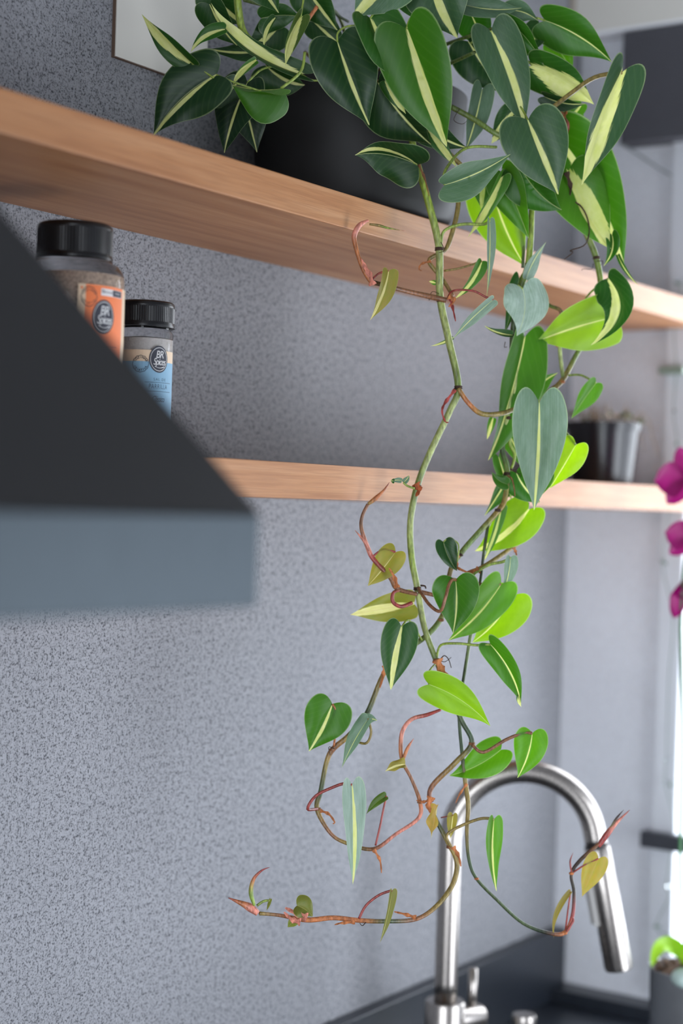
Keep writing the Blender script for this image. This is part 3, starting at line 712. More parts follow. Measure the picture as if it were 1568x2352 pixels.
def sheath(pts, t, w_, col=OR, parent=None, name='dry_sheath'):
    """papery strip along photo points"""
    P = [at(x, y, dep(x, t)+.001*i) for i, (x, y) in enumerate(pts)]; P = [Vector(q) for q in catmull([tuple(p) for p in P], 5)]
    V, Fc, CC = [], [], []; m = len(P)
    for i, p in enumerate(P):
        a = i/(m-1); tg = (P[min(i+1, m-1)]-P[max(0, i-1)]).normalized(); v = (p-EYE).normalized(); la = tg.cross(v).normalized()
        wv = w_*t/F_PX/2*(1-a*.75)*(1+.25*math.sin(i*1.9))
        ang = math.sin(i*.7)*.8; l2 = la*math.cos(ang)+v*math.sin(ang)
        V += [p-l2*wv, p-v*wv*.5, p+l2*wv]
    for i in range(m-1):
        for j in range(2): k = i*3+j; Fc.append((k, k+1, k+4, k+3))
    o = mesh(name, V, Fc, M_DRY, parent or plant, True)
    ca = o.data.color_attributes.new('Col', 'FLOAT_COLOR', 'POINT')
    for i in range(len(V)): ca.data[i].color = (*col, 1)
    return o
def shoot(pts, t, w_, cols, name='shoot'):
    """rolled new leaf: tapering spike"""
    m = len(pts)
    rr = [w_*t/F_PX/2*(.55 if i == 0 else (1-(i/(m-1))**1.6*.93)) for i in range(m)]
    return tube(name, [at(x, y, dep(x, t)) for x, y in pts], rr, M_STEM, plant, 5, 8, cols)
def root(pts, t, w_=2.2, col=DK):
    return tube('aerial_root', [at(x, y, dep(x, t)) for x, y in pts], [w_*t/F_PX/2*(1-.5*i/len(pts)) for i in range(len(pts))], M_DRY, plant, 5, 5, col)
# ---- vines
A_ = 1.775
VA = vine([(925, 150, 1.78, 15, G2), (935, 215, A_, 15, G2), (940, 285, A_, 15, G1), (955, 365, A_, 16, G1), (985, 470, A_, 17, G1), (1008, 570, A_, 17, G3), (1010, 680, A_, 17, G3), (1030, 780, A_, 17, G3), (1052, 888, A_, 16, G2),
     (1032, 945, A_, 15, G3), (985, 1045, A_, 15, G3), (957, 1120, A_, 15, G2), (942, 1200, A_, 15, G3), (945, 1280, A_, 15, G1), (958, 1350, A_, 15, G3), (974, 1440, A_, 14, G3), (1000, 1512, A_, 14, G2), (1030, 1585, A_, 13, G2), (1060, 1655, A_, 12, DG), (1083, 1706, A_, 12, DG),
     (1045, 1752, A_, 12, OL), (992, 1806, A_, 12, BR), (988, 1842, A_, 10, BR), (1004, 1888, A_, 10, DG), (1030, 1938, A_, 11, OL), (1049, 1980, A_, 12, OL), (1040, 2030, A_-.01, 12, OL), (1003, 2080, A_-.02, 11, OL), (955, 2111, A_-.03, 10, BR), (884, 2116, A_-.05, 10, DG), (825, 2114, A_-.06, 11, OR), (765, 2108, A_-.07, 11, OR), (705, 2113, A_-.08, 12, OR), (640, 2102, A_-.09, 8, BR), (596, 2098, A_-.10, 9, OL)])
for x, y, w_ in ((935, 262, 20), (955, 366, 20), (1008, 572, 23), (1012, 690, 22), (1052, 890, 22), (957, 1118, 24), (958, 1352, 21), (1002, 1516, 20), (1083, 1708, 17), (988, 1838, 18), (1032, 1945, 17), (955, 2111, 15), (822, 2114, 15), (705, 2112, 18)): node(x, y, A_-(.03 if y > 2050 else 0), w_, VA, DK if y < 1400 else BR)
B_ = 1.87
VB = vine([(1222, 430, 1.90, 13, G1), (1221, 480, B_, 13, G1), (1214, 600, B_, 15, G1), (1190, 680, B_, 14, DG), (1178, 765, B_, 14, DG), (1172, 870, B_, 10, G2), (1162, 970, B_, 13, G3), (1153, 1030, B_, 12, DG), (1165, 1085, B_-.01, 12, G2), (1158, 1150, B_-.02, 12, OL), (1140, 1178, B_-.03, 13, OL), (1100, 1222, B_-.04, 13, G2), (1057, 1272, B_-.05, 13, G2), (1034, 1312, B_-.06, 12, OL), (1022, 1390, B_-.07, 11, BR), (1008, 1428, B_-.08, 13, G2), (972, 1466, B_-.09, 13, G2), (920, 1500, B_-.10, 12, G2), (880, 1550, 1.76, 12, OL), (842, 1640, 1.76, 13, DG), (800, 1690, 1.76, 12, OL), (765, 1720, 1.76, 13, BR), (750, 1750, 1.76, 12, OL), (737, 1815, 1.76, 12, DG), (728, 1858, 1.76, 12, OL), (760, 1915, 1.755, 9, BR), (800, 1938, 1.755, 9, OL), (858, 1950, 1.755, 9, BR), (910, 1915, 1.76, 8, PK), (960, 1880, 1.765, 9, PK), (965, 1845, 1.765, 10, OR), (945, 1790, 1.765, 8, BR), (924, 1752, 1.765, 9, OR)])
for x, y, w_, t in ((1213, 608, 19, B_), (1178, 772, 18, B_), (1166, 960, 18, B_), (1164, 1088, 18, B_-.01), (1143, 1172, 17, B_-.03), (1055, 1274, 19, 1.82), (1012, 1424, 17, 1.79), (883, 1545, 16, 1.76), (762, 1722, 15, 1.76), (730, 1858, 16, 1.76), (856, 1950, 15, 1.755), (964, 1842, 15, 1.765)): node(x, y, t, w_, VB, DK if y < 1400 else BR)
VB2 = vine([(1208, 430, 1.92, 8, G2), (1207, 480, 1.90, 8, G2), (1203, 560, 1.885, 8, G2), (1200, 615, 1.88, 7, DG)])
VB3 = vine([(1176, 770, B_+.012, 9, G2), (1184, 840, B_+.012, 9, G3), (1175, 960, B_+.012, 9, G3), (1170, 1015, B_+.01, 8, G1), (1182, 1045, B_+.01, 7, G1), (1172, 1082, B_+.005, 6, G1)])
C_ = 1.95
VC = vine([(1288, 350, C_, 13, OL), (1310, 420, C_, 13, G2), (1335, 510, C_, 13, G3), (1368, 590, C_, 14, G2), (1380, 670, C_, 13, G1), (1368, 740, C_+.01, 12, G1), (1325, 812, C_+.01, 11, G2), (1290, 875, C_, 12, OL), (1250, 908, C_, 11, OL), (1215, 945, C_, 10, OL), (1203, 1020, C_-.005, 9, OL), (1207, 1120, C_-.02, 9, OL), (1200, 1190, C_-.04, 8, OR), (1198, 1238, C_-.06, 9, OL), (1165, 1265, C_-.08, 10, OL), (1110, 1302, C_-.11, 11, OL), (1072, 1318, C_-.13, 10, OR), (1060, 1335, C_-.14, 8, BR)])
for x, y, w_, t in ((1369, 592, 19, C_), (1290, 877, 16, C_), (1196, 1240, 14, C_-.06), (1090, 1312, 16, C_-.12)): node(x, y, t, w_, VC, DK if y < 700 else OR)
VC2 = vine([(1212, 1155, 1.90, 8, DG), (1207, 1195, 1.89, 8, DG), (1200, 1235, 1.89, 7, DG)])
VC3 = vine([(1240, 684, C_-.02, 8, DG), (1262, 702, C_-.015, 8, G2), (1288, 716, C_-.01, 9, BR), (1286, 760, C_-.01, 9, OL), (1285, 800, C_-.01, 9, G3), (1289, 840, C_-.005, 9, G3), (1293, 868, C_, 8, G2)])
D_ = 1.82
VD = vine([(1122, 1195, 1.86, 7, DG), (1112, 1260, 1.85, 7, DG), (1102, 1340, 1.84, 7, DG), (1082, 1450, D_, 8, G2), (1066, 1550, D_, 8, DG), (1054, 1630, D_, 8, DG), (1062, 1740, D_-.015, 9, DG), (1069, 1800, D_-.02, 11, OL), (1075, 1850, D_-.03, 11, OL), (1072, 1910, D_-.03, 9, OL), (1076, 1970, D_-.03, 8, DG), (1092, 2015, D_-.03, 8, DG), (1140, 2066, D_-.02, 8, DG), (1200, 2120, D_-.01, 8, DG), (1260, 2143, D_, 9, DK), (1296, 2142, D_+.01, 10, OR), (1314, 2105, D_+.015, 9, RD), (1318, 2050, D_+.02, 8, DK), (1312, 2008, D_+.02, 8, DK), (1332, 1976, D_+.025, 9, DK), (1375, 1938, D_+.03, 8, BR)])
for x, y, w_, t in ((1094, 2018, 12, D_-.03), (1296, 2143, 15, D_+.01), (1312, 2006, 13, D_+.02)): node(x, y, t, w_, VD, OR)
# crown stems on the planter
vine([(880, 130, 1.78, 13, G2), (900, 205, 1.775, 13, G1), (935, 262, 1.775, 12, G2)])
vine([(938, 262, 1.775, 14, OL), (985, 305, 1.78, 13, OL), (1030, 352, 1.785, 12, OL), (1060, 380, 1.80, 10, OL)])
vine([(1045, 385, 1.81, 10, OL), (1052, 470, 1.81, 11, OL), (1030, 560, 1.80, 11, OL), (1012, 580, 1.79, 9, OL)])
vine([(1035, 245, 1.80, 13, G2), (1090, 275, 1.81, 13, G2), (1140, 308, 1.83, 12, G2), (1200, 330, 1.87, 11, OL)])
vine([(545, -30, 1.70, 18, G1), (547, 20, 1.70, 18, G1), (560, 75, 1.71, 17, G1), (600, 108, 1.72, 12, G2), (660, 130, 1.76, 10, G2)])
vine([(1245, 262, 1.86, 10, OR), (1270, 250, 1.86, 10, OR), (1300, 270, 1.87, 10, BR), (1300, 300, 1.88, 14, RD), (1290, 350, C_, 13, OL)])
vine([(880, 190, 1.79, 9, OL), (760, 160, 1.86, 8, OL), (700, 120, 1.9, 8, OL)])
vine([(728, 15, 1.76, 9, OR), (700, 55, 1.76, 9, OR), (660, 110, 1.78, 8, OL)])
vine([(1290, 40, 1.88, 7, G2), (1225, 70, 1.87, 7, G2), (1160, 150, 1.86, 7, G2), (1110, 240, 1.85, 8, G2)])
vine([(800, 50, 1.84, 6, DG), (770, 30, 1.82, 6, DG), (755, 0, 1.80, 6, DG)])
for x, y in ((560, 0), (700, -10), (845, 100), (960, 60), (1090, 120), (1150, 60)):
    vine([(x, y, 1.78, 8, G2), ((x+860)/2, y+50, 1.86, 9, G2), (840+(x-860)*.25, y*.3+150, 1.93, 10, OL)])
# ---- leaves, crown left
leaf(440, 146, 325, 32, 62, 1.66, .0, (-6, 10), roll=-25, fold=30, tone=.2, st=.20, pet=[(520, 200), (470, 165)])
leaf(497, 172, 352, 312, 150, 1.66, .01, (-20, -25), roll=22, fold=8, tone=.05, st=.045, off=.06, pet=[(600, 210), (540, 190)])
leaf(645, 203, 536, 188, 150, 1.68, -.01, (-10, 18), roll=-52, fold=46, tone=.42, st=.03, curl=-.25, pet=[(700, 120), (690, 165)], pw=7)
leaf(588, 138, 535, 196, 26, 1.665, 0, (-18, 0), tone=.4, st=.3, fold=40, lobes=.2)
leaf(690, 170, 484, 6, 62, 1.70, -.02, (-50, 35), roll=35, fold=35, tone=.15, st=.22, off=-.1, pet=[(760, 180), (720, 185)])
leaf(516, 68, 438, 120, 42, 1.66, 0, (-15, -14), roll=35, fold=25, tone=.35, st=.14, lobes=.5)
leaf(690, 40, 655, 152, 48, 1.70, -.02, (-14, 0), roll=-25, fold=35, tone=.3, st=.24, warm=.1, pet=[(700, -20)])
leaf(600, 42, 690, 38, 80, 1.76, .02, (0, -10), roll=30, fold=12, tone=.18, st=.0)
leaf(632, 42, 606, 113, 30, 1.70, 0, (-10, -6), roll=35, fold=40, tone=.2, st=.22, lobes=.5)
leaf(482, 10, 545, 105, 84, 1.72, .02, (-10, 0), roll=30, tone=.12, st=.05)
leaf(600, 118, 478, 112, 60, 1.74, 0, (0, 14), roll=40, tone=.1, st=.06)
leaf(610, 150, 700, 195, 110, 1.78, .0, (0, 20), roll=20, tone=.12, st=.04)
leaf(568, 190, 515, 352, 120, 1.72, .0, (-10, 0), roll=30, fold=10, tone=.0, st=.03, pet=[(640, 150), (600, 160)])
leaf(545, 190, 478, 252, 70, 1.71, .01, (0, 0), roll=-30, tone=.08, st=.08, sheen=.1)
leaf(560, 230, 590, 350, 90, 1.77, .01, (0, 0), roll=-20, tone=.0, st=.03)
leaf(480, -20, 560, 55, 90, 1.76, .02, (0, 10), roll=20, tone=.15, st=.06)
leaf(590, -40, 640, 30, 80, 1.74, 0, roll=-20, tone=.2, st=.05)
leaf(700, -30, 775, 70, 100, 1.77, 0, roll=20, tone=.15, st=.04)
leaf(720, 50, 795, 120, 80, 1.80, 0, roll=-20, tone=.12, st=.05)
leaf(640, 60, 560, 130, 90, 1.78, 0, roll=-20, tone=.1, st=.08)
# ---- crown middle
leaf(775, 97, 848, 288, 158, 1.69, -.005, (-6, 6), roll=-8, fold=10, tone=.06, st=.03, wave=.05, pet=[(850, 60), (800, 60), (776, 75)])
leaf(850, 42, 930, 196, 150, 1.68, .0, (-5, 12), roll=-32, fold=24, tone=.3, st=.07, pet=[(900, 20), (870, 20)])
leaf(934, 67, 1026, 338, 176, 1.665, .01, (4, 12), roll=14, fold=18, tone=.42, st=.065, off=-.02, pet=[(970, 40), (945, 40)], pw=7, wave=.02)
leaf(905, -70, 812, 40, 150, 1.68, -.01, roll=-10, tone=.25, st=.09, sheen=.2)
leaf(990, -60, 1050, 88, 165, 1.70, .01, (0, 0), roll=10, tone=.15, st=.06, off=-.05, sheen=.08)
leaf(930, -40, 985, 60, 90, 1.72, .01, tone=.3, st=.05)
leaf(868, 190, 990, 332, 170, 1.74, .02, (-10, 10), roll=25, fold=6, tone=.05, st=.02, wave=.07)
leaf(945, 260, 1075, 340, 80, 1.76, .02, (-10, 20), roll=20, tone=.06, st=.04)
leaf(958, 378, 818, 360, 124, 1.735, -.01, (-10, -30), roll=-30, fold=22, tone=.08, st=.05, off=-.16, wave=.08, curl=.2, pet=[(948, 372)])
leaf(885, 185, 932, 262, 40, 1.72, 0, roll=20, tone=.25, st=.2, lobes=.4)
leaf(985, 300, 1050, 385, 36, 1.765, 0, tone=.3, st=.2, lobes=.4)
# ---- crown right
leaf(1252, 47, 1405, 143, 112, 1.83, .0, (12, -18), roll=25, fold=14, tone=.38, st=.018, pet=[(1170, 60), (1215, 40)])
leaf(1128, 72, 1206, 300, 124, 1.77, .0, (4, -6), roll=-22, fold=15, tone=.18, st=.06, off=.06, sheen=.12, pet=[(1080, 100), (1110, 78)])
leaf(1165, 48, 1246, 152, 76, 1.80, .0, (16, -12), roll=35, fold=25, tone=.36, st=.0, curl=.15)
leaf(1222, 150, 1364, 240, 112, 1.82, .01, (10, -14), roll=28, fold=12, tone=.3, st=.24, off=-.04, pet=[(1190, 120)])
leaf(1268, 98, 1314, 168, 60, 1.87, .0, (6, -4), tone=.55, st=.0)
leaf(1428, 166, 1335, 426, 122, 1.80, -.01, (-8, 0), roll=-30, fold=30, tone=.12, st=.19, off=-.04, sheen=.05, pet=[(1255, 258), (1310, 215), (1365, 178)], pcol=OL, pw=11, wave=.05)
leaf(1212, 276, 1282, 447, 158, 1.75, .0, (-2, 6), roll=-6, fold=10, tone=.16, st=.045, off=.02, sheen=.08, pet=[(1195, 245, .02), (1205, 262, .01)], wave=.02)
leaf(1022, 424, 1172, 354, 96, 1.72, .02, (0, 14), roll=28, fold=22, tone=.28, st=.02, sheen=.18, pet=[(1140, 338, .06), (1070, 340, .03), (1026, 385), (1018, 415)], pw=7)
leaf(1107, 205, 1068, 348, 66, 1.84, .0, (6, 0), roll=-30, fold=15, tone=.15, st=.03, sheen=.22)
leaf(1075, 95, 1165, 215, 118, 1.84, .01, (0, 10), roll=10, tone=.06, st=.04)
leaf(1285, 318, 1432, 612, 178, 1.90, .0, (34, -24), roll=18, fold=14, tone=.42, st=.065, off=-.06, wave=.05)
leaf(1418, 585, 1466, 656, 14, 1.90, .0, (-8, 6), tone=.35, st=.1, lobes=.1, fold=40)
leaf(1306, 392, 1402, 572, 150, 1.88, .0, (-14, 6), roll=-20, fold=12, tone=.5, st=.15, off=.05, wave=.05)
leaf(1405, 540, 1385, 612, 40, 1.885, .0, (20, 0), tone=.35, st=.05, fold=40)
leaf(1195, 385, 1290, 482, 118, 1.82, .0, (-10, 20), roll=15, tone=.36, st=.0)
leaf(1128, 425, 1206, 612, 132, 1.89, .0, (-14, 10), roll=8, fold=8, tone=.80, st=.02)
leaf(1152, 395, 1214, 548, 92, 1.84, .0, (4, 0), roll=20, fold=20, tone=.50, st=.0)
leaf(1150, 408, 1074, 546, 50, 1.80, .0, (4, -4), roll=-40, fold=35, tone=.45, st=.22)
leaf(1110, 395, 1105, 480, 60, 1.86, .0, tone=.45, st=.1)
leaf(1335, 240, 1300, 275, 34, 1.88, .0, (0, 8), tone=.5, st=.1)
leaf(1250, 222, 1345, 238, 44, 1.84, .0, (0, 14), roll=25, fold=30, tone=.06, st=.03)
leaf(1180, 255, 1128, 330, 60, 1.86, .0, tone=.12, st=.15)
leaf(1070, 12, 1198, 18, 62, 1.78, .0, (0, 14), roll=-30, tone=.2, st=.02, sheen=.2)
leaf(1165, 25, 1236, 48, 60, 1.82, .0, (0, -18), roll=20, tone=.2, st=.02, sheen=.15)
leaf(1190, 95, 1150, 160, 60, 1.84, .0, tone=.3, st=.1)
leaf(1080, 30, 1120, 110, 90, 1.84, .0, roll=15, tone=.35, st=.03)
leaf(1240, 60, 1195, 140, 60, 1.86, .0, roll=15, tone=.2, st=.1)
leaf(1300, 230, 1330, 330, 70, 1.93, .0, roll=15, tone=.5, st=.1)
# ---- middle hang
leaf(1200, 664, 1186, 772, 118, 1.84, .0, (22, 0), roll=-28, fold=6, tone=.3, st=.0, sheen=.85, wave=.06, pet=[(1188, 655)], lobes=1.4)
leaf(1208, 640, 1254, 556, 34, 1.86, .0, (-10, 0), roll=35, tone=.2, st=.03, sheen=.6, lobes=.3)
leaf(1192, 640, 1158, 768, 40, 1.885, .0, (4, 0), roll=30, tone=.15, st=.0)
leaf(1176, 770, 1112, 748, 24, 1.85, .0, (-8, 10), roll=30, fold=40, tone=.2, st=.1, lobes=.3)
leaf(1204, 775, 1120, 1058, 128, 1.90, -.03, (10, 40), roll=-38, fold=26, tone=.45, st=.06, off=-.06, pet=[(1182, 772)])
leaf(1412, 728, 1229, 786, 130, 1.94, -.02, (-6, -8), roll=-18, fold=8, tone=.85, st=.02, flip=0, pet=[(1290, 718, -.01), (1310, 728, -.01), (1350, 712, -.01)], pcol=BR, pw=8, lobes=.5)
leaf(1396, 640, 1356, 793, 96, 1.90, -.02, (92, 8), roll=20, fold=30, tone=.2, st=.10, off=-.1, lobes=.3, wave=.05, pet=[(1345, 685, .05), (1360, 668, .03)])
leaf(1368, 880, 1311, 962, 48, 1.92, .0, (-2, 0), roll=-25, fold=14, tone=.55, st=.0, pet=[(1305, 862, .02), (1335, 862, .01)], lobes=.7)
leaf(1190, 935, 1281, 856, 60, 1.92, .0, (-6, -16), roll=25, fold=22, tone=.48, st=.04, lobes=.6)
leaf(1238, 925, 1226, 1172, 130, 1.80, .0, (6, 0), roll=-6, fold=16, tone=.25, st=.035, sheen=.42, pet=[(1200, 930, .08), (1222, 912, .03)], lobes=1.2)
leaf(1322, 1022, 1262, 1122, 80, 1.86, .0, (0, 4), roll=15, fold=14, tone=.88, st=.02, pet=[(1230, 960, .06), (1290, 985, .02)])
leaf(1185, 1085, 1240, 1155, 80, 1.86, .0, (-10, 6), roll=10, tone=.36, st=.03)
leaf(1255, 1085, 1230, 1150, 46, 1.84, .0, roll=15, tone=.5, st=.0)
leaf(1170, 1092, 1112, 1185, 50, 1.90, .0, (0, 0), roll=-35, fold=25, tone=.38, st=.05)
leaf(1164, 1112, 1129, 1084, 32, 1.84, .0, (-6, 8), roll=10, tone=.4, st=.0)
leaf(1170, 1000, 1210, 1080, 50, 1.91, .0, roll=-10, tone=.5, st=.05)
leaf(1145, 1050, 1175, 1150, 36, 1.90, .0, roll=-10, tone=.42, st=.05)
leaf(1214, 1170, 1090, 1266, 100, 1.88, -.01, (10, 18), roll=12, fold=10, tone=.8, st=.07, off=.02)
leaf(1152, 1162, 1108, 1294, 28, 1.85, .0, (4, 8), roll=-30, fold=30, tone=.5, st=.15, lobes=.3)
leaf(1132, 960, 1118, 1010, 18, 1.89, .0, tone=.5, st=.2, lobes=.2)
leaf(1018, 1245, 1050, 1312, 58, 1.79, .0, (-8, 4), roll=-15, fold=30, tone=.1, st=.0, pet=[(1050, 1290), (1052, 1250), (1030, 1238)], pw=4)
leaf(1046, 1332, 1040, 1456, 112, 1.745, .0, (10, -4), roll=8, fold=12, tone=.42, st=.022, pet=[(960, 1350, .02), (985, 1388, -.005), (1010, 1404, -.02), (1022, 1375, -.025), (1030, 1345, -.02), (1038, 1332, -.012)], pcol=BR, pw=8)
leaf(1178, 1368, 1084, 1476, 112, 1.82, .0, (14, 12), roll=8, fold=10, tone=.82, st=.02)
leaf(1150, 1342, 1028, 1472, 92, 1.80, .0, (14, 10), roll=-22, fold=14, tone=.66, st=.03, pet=[(1072, 1350), (1110, 1340)], pcol=BR, pw=6)
leaf(1172, 1280, 1152, 1368, 36, 1.81, .0, (8, 0), roll=-25, fold=25, tone=.3, st=.03, sheen=.45, lobes=.5, pet=[(1085, 1320, -.0), (1120, 1298), (1155, 1290)], pw=7)
leaf(1126, 1480, 1196, 1618, 66, 1.76, .0, (24, -6), roll=18, fold=24, tone=.45, st=.035, wave=.06, pet=[(1003, 1510, .015), (1012, 1482, .01), (1050, 1478), (1095, 1482)], pw=6)
leaf(1192, 1596, 1197, 1624, 12, 1.76, .0, (-6, 0), tone=.4, st=.3, lobes=.2)
leaf(922, 1440, 897, 1585, 88, 1.735, .0, (-2, 0), roll=-6, fold=12, tone=.2, st=.085, off=-.02, pet=[(968, 1470, .03), (940, 1425, .01)], pw=5, wave=.015)
leaf(985, 1572, 1126, 1668, 88, 1.735, .0, (12, -20), roll=18, fold=10, tone=.8, st=.0, pet=[(1004, 1520, .04), (984, 1545, .01)])
# ---- lower hang
leaf(763, 1617, 709, 1726, 112, 1.735, .0, (4, -2), roll=-8, fold=10, tone=.45, st=.035, off=.03, pet=[(766, 1715, .02), (772, 1670, .01), (772, 1635)], pcol=OR, pw=5)
leaf(846, 1650, 785, 1763, 44, 1.74, .0, (-6, -4), roll=32, fold=24, tone=.3, st=.02, sheen=.35, lobes=.4, pet=[(800, 1695, .015), (838, 1708), (852, 1685), (848, 1660)], pcol=OL, pw=6)
leaf(838, 1652, 866, 1655, 26, 1.75, .0, (0, -5), tone=.3, st=.05, sheen=.4)
leaf(1222, 1684, 1188, 1787, 80, 1.76, .0, (12, 2), roll=4, fold=10, tone=.6, st=.025, pet=[(1084, 1710, .01), (1110, 1728), (1160, 1700), (1200, 1684)], pcol=BR, pw=8)
leaf(1150, 1722, 1031, 1782, 84, 1.80, .0, (8, 14), roll=10, fold=12, tone=.6, st=.0)
leaf(808, 1803, 810, 2032, 62, 1.73, .0, (4, 0), roll=-24, fold=20, tone=.3, st=.07, off=.05, sheen=.72, lobes=.7, pet=[(728, 1858, .02), (706, 1858, .0), (725, 1828), (765, 1808), (790, 1800)], pcol=RD, pw=7)
leaf(887, 1828, 841, 1870, 24, 1.75, .0, (-4, -8), roll=20, tone=.3, st=.0, warm=.1, lobes=.3, pet=[(862, 1942), (872, 1900), (880, 1860)], pcol=RD, pw=5)
leaf(1134, 1882, 1140, 2048, 46, 1.77, .0, (-14, 8), roll=-25, fold=28, tone=.6, st=.06, lobes=.6, pet=[(1036, 1945, -.0), (1026, 1918), (1060, 1896), (1105, 1880)], pcol=OL, pw=7)
leaf(1374, 1972, 1336, 2060, 54, 1.83, .0, (0, -4), roll=0, fold=10, tone=.5, st=.0, warm=.75, pet=[(1314, 2005, .01), (1345, 1985)], pcol=RD, pw=4)
leaf(1310, 2048, 1272, 2156, 16, 1.82, .0, (-28, 4), roll=25, fold=30, tone=.2, st=.0, warm=.55, lobes=.2, pet=[(1298, 2138, .01), (1304, 2090)], pcol=RD, pw=4)
leaf(900, 2045, 872, 2166, 26, 1.70, .0, (6, 0), roll=-35, fold=35, tone=.3, st=.03, warm=.35, lobes=.4, pet=[(824, 2110, .0), (840, 2080), (870, 2056)], pcol=RD, pw=6)
leaf(682, 2080, 718, 2106, 58, 1.69, .0, (4, -6), roll=-20, tone=.35, st=.0, warm=.3)
leaf(678, 2112, 660, 2130, 24, 1.70, .0, tone=.4, st=.0, warm=.3)
leaf(1040, 1872, 1034, 1926, 26, 1.79, .0, roll=15, tone=.4, st=.05, warm=.6, pet=[(1012, 1878)], pcol=RD, pw=3)
leaf(892, 622, 849, 736, 52, 1.72, .0, (16, 0), roll=-28, fold=28, tone=.45, st=.10, off=-.08, warm=.55, lobes=.4, pet=[(852, 645), (870, 628)], pcol=RD, pw=5)
leaf(908, 1268, 844, 1346, 66, 1.75, .0, (0, 6), roll=8, fold=8, tone=.55, st=.02, warm=.6, pet=[(856, 1278), (880, 1262)], pcol=RD, pw=5)
leaf(950, 1386, 804, 1412, 74, 1.79, .0, (0, 0), roll=-8, fold=8, tone=.5, st=.14, off=-.02, warm=.45, lobes=.4)
leaf(905, 1105, 897, 1104, 12, 1.74, 0, tone=.3, st=.1)
leaf(922, 1104, 896, 1106, 13, 1.74, 0, (0, -4), tone=.3, st=.05, sheen=.4, lobes=.3)
leaf(926, 1108, 938, 1091, 14, 1.74, 0, (6, 0), tone=.3, st=.05, sheen=.3, pet=[(952, 1122), (935, 1116)], pw=5, lobes=.3)
leaf(1133, 688, 1038, 780, 34, 1.74, .0, (-4, -6), roll=-30, fold=18, tone=.3, st=.03, sheen=.55, lobes=.3, pet=[(1026, 690, .02), (1040, 668), (1085, 668), (1115, 682)], pcol=RD, pw=5)
leaf(1040, 775, 988, 795, 10, 1.79, .0, (6, 4), tone=.4, st=.2, lobes=.1)
leaf(1106, 600, 1044, 686, 36, 1.79, .0, (10, 10), roll=-25, fold=30, tone=.45, st=.14, lobes=.3, pet=[(1020, 622), (1060, 615)], pcol=OL, pw=5)
leaf(1124, 505, 1117, 682, 28, 1.79, .0, (6, 0), roll=-35, fold=30, tone=.25, st=.05, sheen=.5, lobes=.3, pet=[(1012, 562, .0), (1020, 530), (1060, 515), (1110, 515)], pw=7)
leaf(1000, 650, 985, 646, 12, 1.80, 0, tone=.5, st=.2)
# dry curled leaf
leaf(1004, 1850, 985, 1926, 38, 1.75, .0, (8, 0), roll=40, fold=40, tone=.2, st=.0, warm=1.0, wave=.25, curl=.3, lobes=.5)
# ---- side shoot left of the first stem
vine([(1026, 690, 1.755, 13, BR), (990, 682, 1.755, 13, BR), (930, 668, 1.74, 11, BR), (855, 648, 1.715, 11, DK)])
vine([(1012, 582, 1.785, 10, OL), (985, 600, 1.785, 10, OL), (1015, 640, 1.79, 9, OL), (1040, 680, 1.785, 9, BR)])
vine([(855, 652, 1.715, 11, OR), (832, 615, 1.715, 10, OR), (815, 560, 1.715, 11, OR), (814, 538, 1.715, 12, PK), (826, 517, 1.715, 12, PK), (846, 506, 1.715, 5, PK)], name='shoot')
shoot([(848, 515), (870, 518), (892, 524), (932, 531)], 1.715, 8, [OL, OL, G1, PK])
sheath([(856, 655), (845, 625), (830, 600), (826, 590)], 1.712, 18, PK)
sheath([(1034, 685), (1040, 710), (1046, 738)], 1.745, 10, RD)
sheath([(1030, 680), (1042, 690), (1030, 705)], 1.744, 16, OR)
sheath([(990, 600), (968, 606), (962, 618), (968, 622)], 1.78, 7, OR)
# loop stalk to the right below the second node
vine([(1052, 892, 1.77, 11, OL), (1075, 925, 1.77, 11, OR), (1105, 950, 1.78, 12, OL), (1150, 950, 1.80, 12, OL), (1185, 938, 1.83, 10, OL)], name='leaf_stalk')
sheath([(1045, 895), (1022, 925), (1015, 945), (1022, 968), (1030, 970)], 1.762, 9, RD)
# side shoot at the lower shelf height
vine([(958, 1365, 1.762, 9, BR), (912, 1352, 1.755, 11, BR), (895, 1325, 1.75, 11, BR), (858, 1285, 1.75, 11, RD), (846, 1262, 1.75, 11, PK), (830, 1215, 1.75, 9, BR), (832, 1185, 1.75, 8, BR), (845, 1158, 1.75, 8, BR)])
shoot([(845, 1158), (862, 1145), (880, 1128), (894, 1108)], 1.75, 13, [OL, OR, OR, RD], 'shoot')
shoot([(848, 1265), (838, 1245), (815, 1218)], 1.748, 12, [PK, PK, PK], 'bud_scale')
sheath([(912, 1350), (905, 1325), (893, 1305)], 1.742, 14, OR)
vine([(945, 1385, 1.765, 9, RD), (920, 1393, 1.755, 9, RD), (902, 1382, 1.752, 9, RD), (903, 1362, 1.752, 8, RD), (918, 1355, 1.755, 8, BR)], name='leaf_stalk')
vine([(960, 1358, 1.77, 10, BR), (1010, 1370, 1.775, 9, BR)], name='leaf_stalk')
sheath([(955, 1110), (962, 1125), (955, 1140)], 1.755, 22, lin('#8a4423')[:3])
sheath([(1004, 1515), (1015, 1540), (1035, 1560)], 1.757, 26, OR)
sheath([(1050, 1275), (1048, 1300), (1062, 1310), (1085, 1318)], 1.80, 12, OR)
sheath([(1100, 1308), (1082, 1318), (1068, 1335)], 1.81, 18, OR)
sheath([(1180, 1258), (1184, 1268), (1186, 1276)], 1.85, 10, OR)
sheath([(884, 1530), (880, 1550), (872, 1580)], 1.745, 14, OR)
sheath([(1288, 760), (1276, 775), (1278, 795), (1290, 785)], 1.93, 12, OR)
sheath([(990, 1830), (984, 1855), (996, 1872)], 1.757, 20, OR)
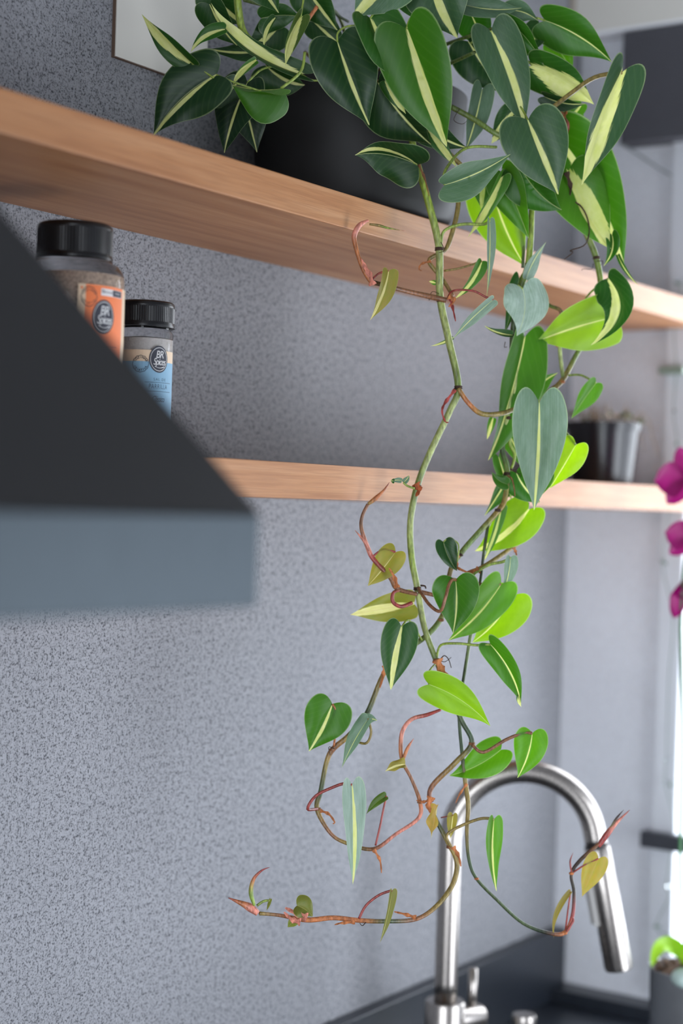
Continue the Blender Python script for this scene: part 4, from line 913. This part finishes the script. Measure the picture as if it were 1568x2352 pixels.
sheath([(985, 1838), (970, 1842), (956, 1838)], 1.757, 10, OR)
sheath([(1040, 1945), (1052, 1965), (1058, 1990)], 1.757, 13, OR)
sheath([(955, 2108), (930, 2100), (905, 2094)], 1.735, 12, OR)
sheath([(815, 2118), (785, 2120), (768, 2124)], 1.70, 10, OR)
sheath([(735, 1862), (755, 1870), (768, 1888), (764, 1892)], 1.745, 9, OR)
sheath([(858, 1952), (872, 1975), (876, 2005)], 1.745, 10, OR)
sheath([(705, 2108), (680, 2098), (655, 2085)], 1.685, 22, PK)
sheath([(690, 2118), (670, 2112), (652, 2095)], 1.683, 18, PK)
sheath([(1072, 1800), (1055, 1825), (1046, 1845)], 1.79, 7, OR)
# upright pink shoot
vine([(924, 1752, 1.765, 9, OR), (920, 1720, 1.765, 10, OR), (924, 1680, 1.765, 10, PK), (945, 1652, 1.765, 9, PK), (980, 1642, 1.765, 9, RD), (1012, 1630, 1.77, 6, RD)], name='shoot')
shoot([(924, 1750), (935, 1720), (950, 1696)], 1.762, 12, [OR, OR, PK], 'bud_scale')
leaf(930, 1756, 884, 1772, 34, 1.755, 0, (0, -4), roll=30, fold=30, tone=.4, warm=.6, st=.1, wave=.15, lobes=.3)
# lower left tip
shoot([(592, 2098), (575, 2085), (555, 2075), (524, 2062)], 1.675, 24, [PK, PK, OR, RD])
shoot([(584, 2080), (576, 2050), (582, 2020), (600, 2000), (619, 1992)], 1.672, 12, [G1, G1, OR, RD, RD])
vine([(590, 2080, 1.675, 6, G2), (605, 2070, 1.675, 6, G1), (620, 2068, 1.675, 5, G1)], name='leaf_stalk')
leaf(621, 2066, 612, 2092, 10, 1.675, 0, tone=.3, warm=.3, st=0, fold=40)
# right tip
shoot([(1374, 1944), (1392, 1918), (1415, 1890), (1446, 1860)], 1.85, 17, [RD, RD, PK, RD])
shoot([(1400, 1905), (1415, 1880), (1432, 1860)], 1.848, 8, [OL, DK, DK], 'bud_scale')
shoot([(1312, 2004), (1309, 1978), (1316, 1958)], 1.838, 6, [RD, RD, RD], 'bud_scale')
shoot([(1300, 2140), (1316, 2115), (1312, 2105)], 1.825, 8, [RD, RD, RD], 'bud_scale')
sheath([(1290, 275), (1300, 255), (1290, 235)], 1.855, 9, OR)
sheath([(1300, 395), (1310, 430), (1305, 455)], 1.865, 14, DK)
sheath([(960, 375), (975, 410), (985, 450)], 1.765, 8, BR)
# aerial roots
root([(1285, 458), (1330, 470), (1352, 515), (1345, 560), (1310, 575), (1315, 580), (1295, 596)], 1.87, 4, DK)
root([(1370, 600), (1384, 600), (1380, 610)], 1.94, 2); root([(1362, 605), (1358, 618), (1338, 618), (1336, 622)], 1.94, 1.6)
root([(1165, 1092), (1175, 1100), (1180, 1120), (1182, 1140)], 1.85, 4, BR)
for i in range(5): root([(1170, 1078), (1180+i*3, 1074+i*4), (1188+i*2, 1068+i*7), (1196, 1076+i*3)], 1.85, 1.5)
root([(1010, 1516), (1020, 1506), (1030, 1515), (1036, 1534)], 1.76, 3); root([(1012, 1518), (1022, 1520), (1036, 1510)], 1.76, 2)
root([(1160, 785), (1158, 797), (1164, 797)], 1.86, 2); root([(985, 690), (992, 670), (1008, 675)], 1.765, 1.6)
root([(840, 2118), (832, 2126), (826, 2120)], 1.71, 2.4); root([(768, 1720), (755, 1716), (758, 1735)], 1.75, 2.4)
root([(965, 1345), (975, 1346), (978, 1352)], 1.76, 5, DK); root([(1012, 556), (1020, 575), (1008, 580)], 1.765, 2)
root([(1055, 250), (1042, 275), (1060, 285), (1072, 278)], 1.80, 1.6, DK)
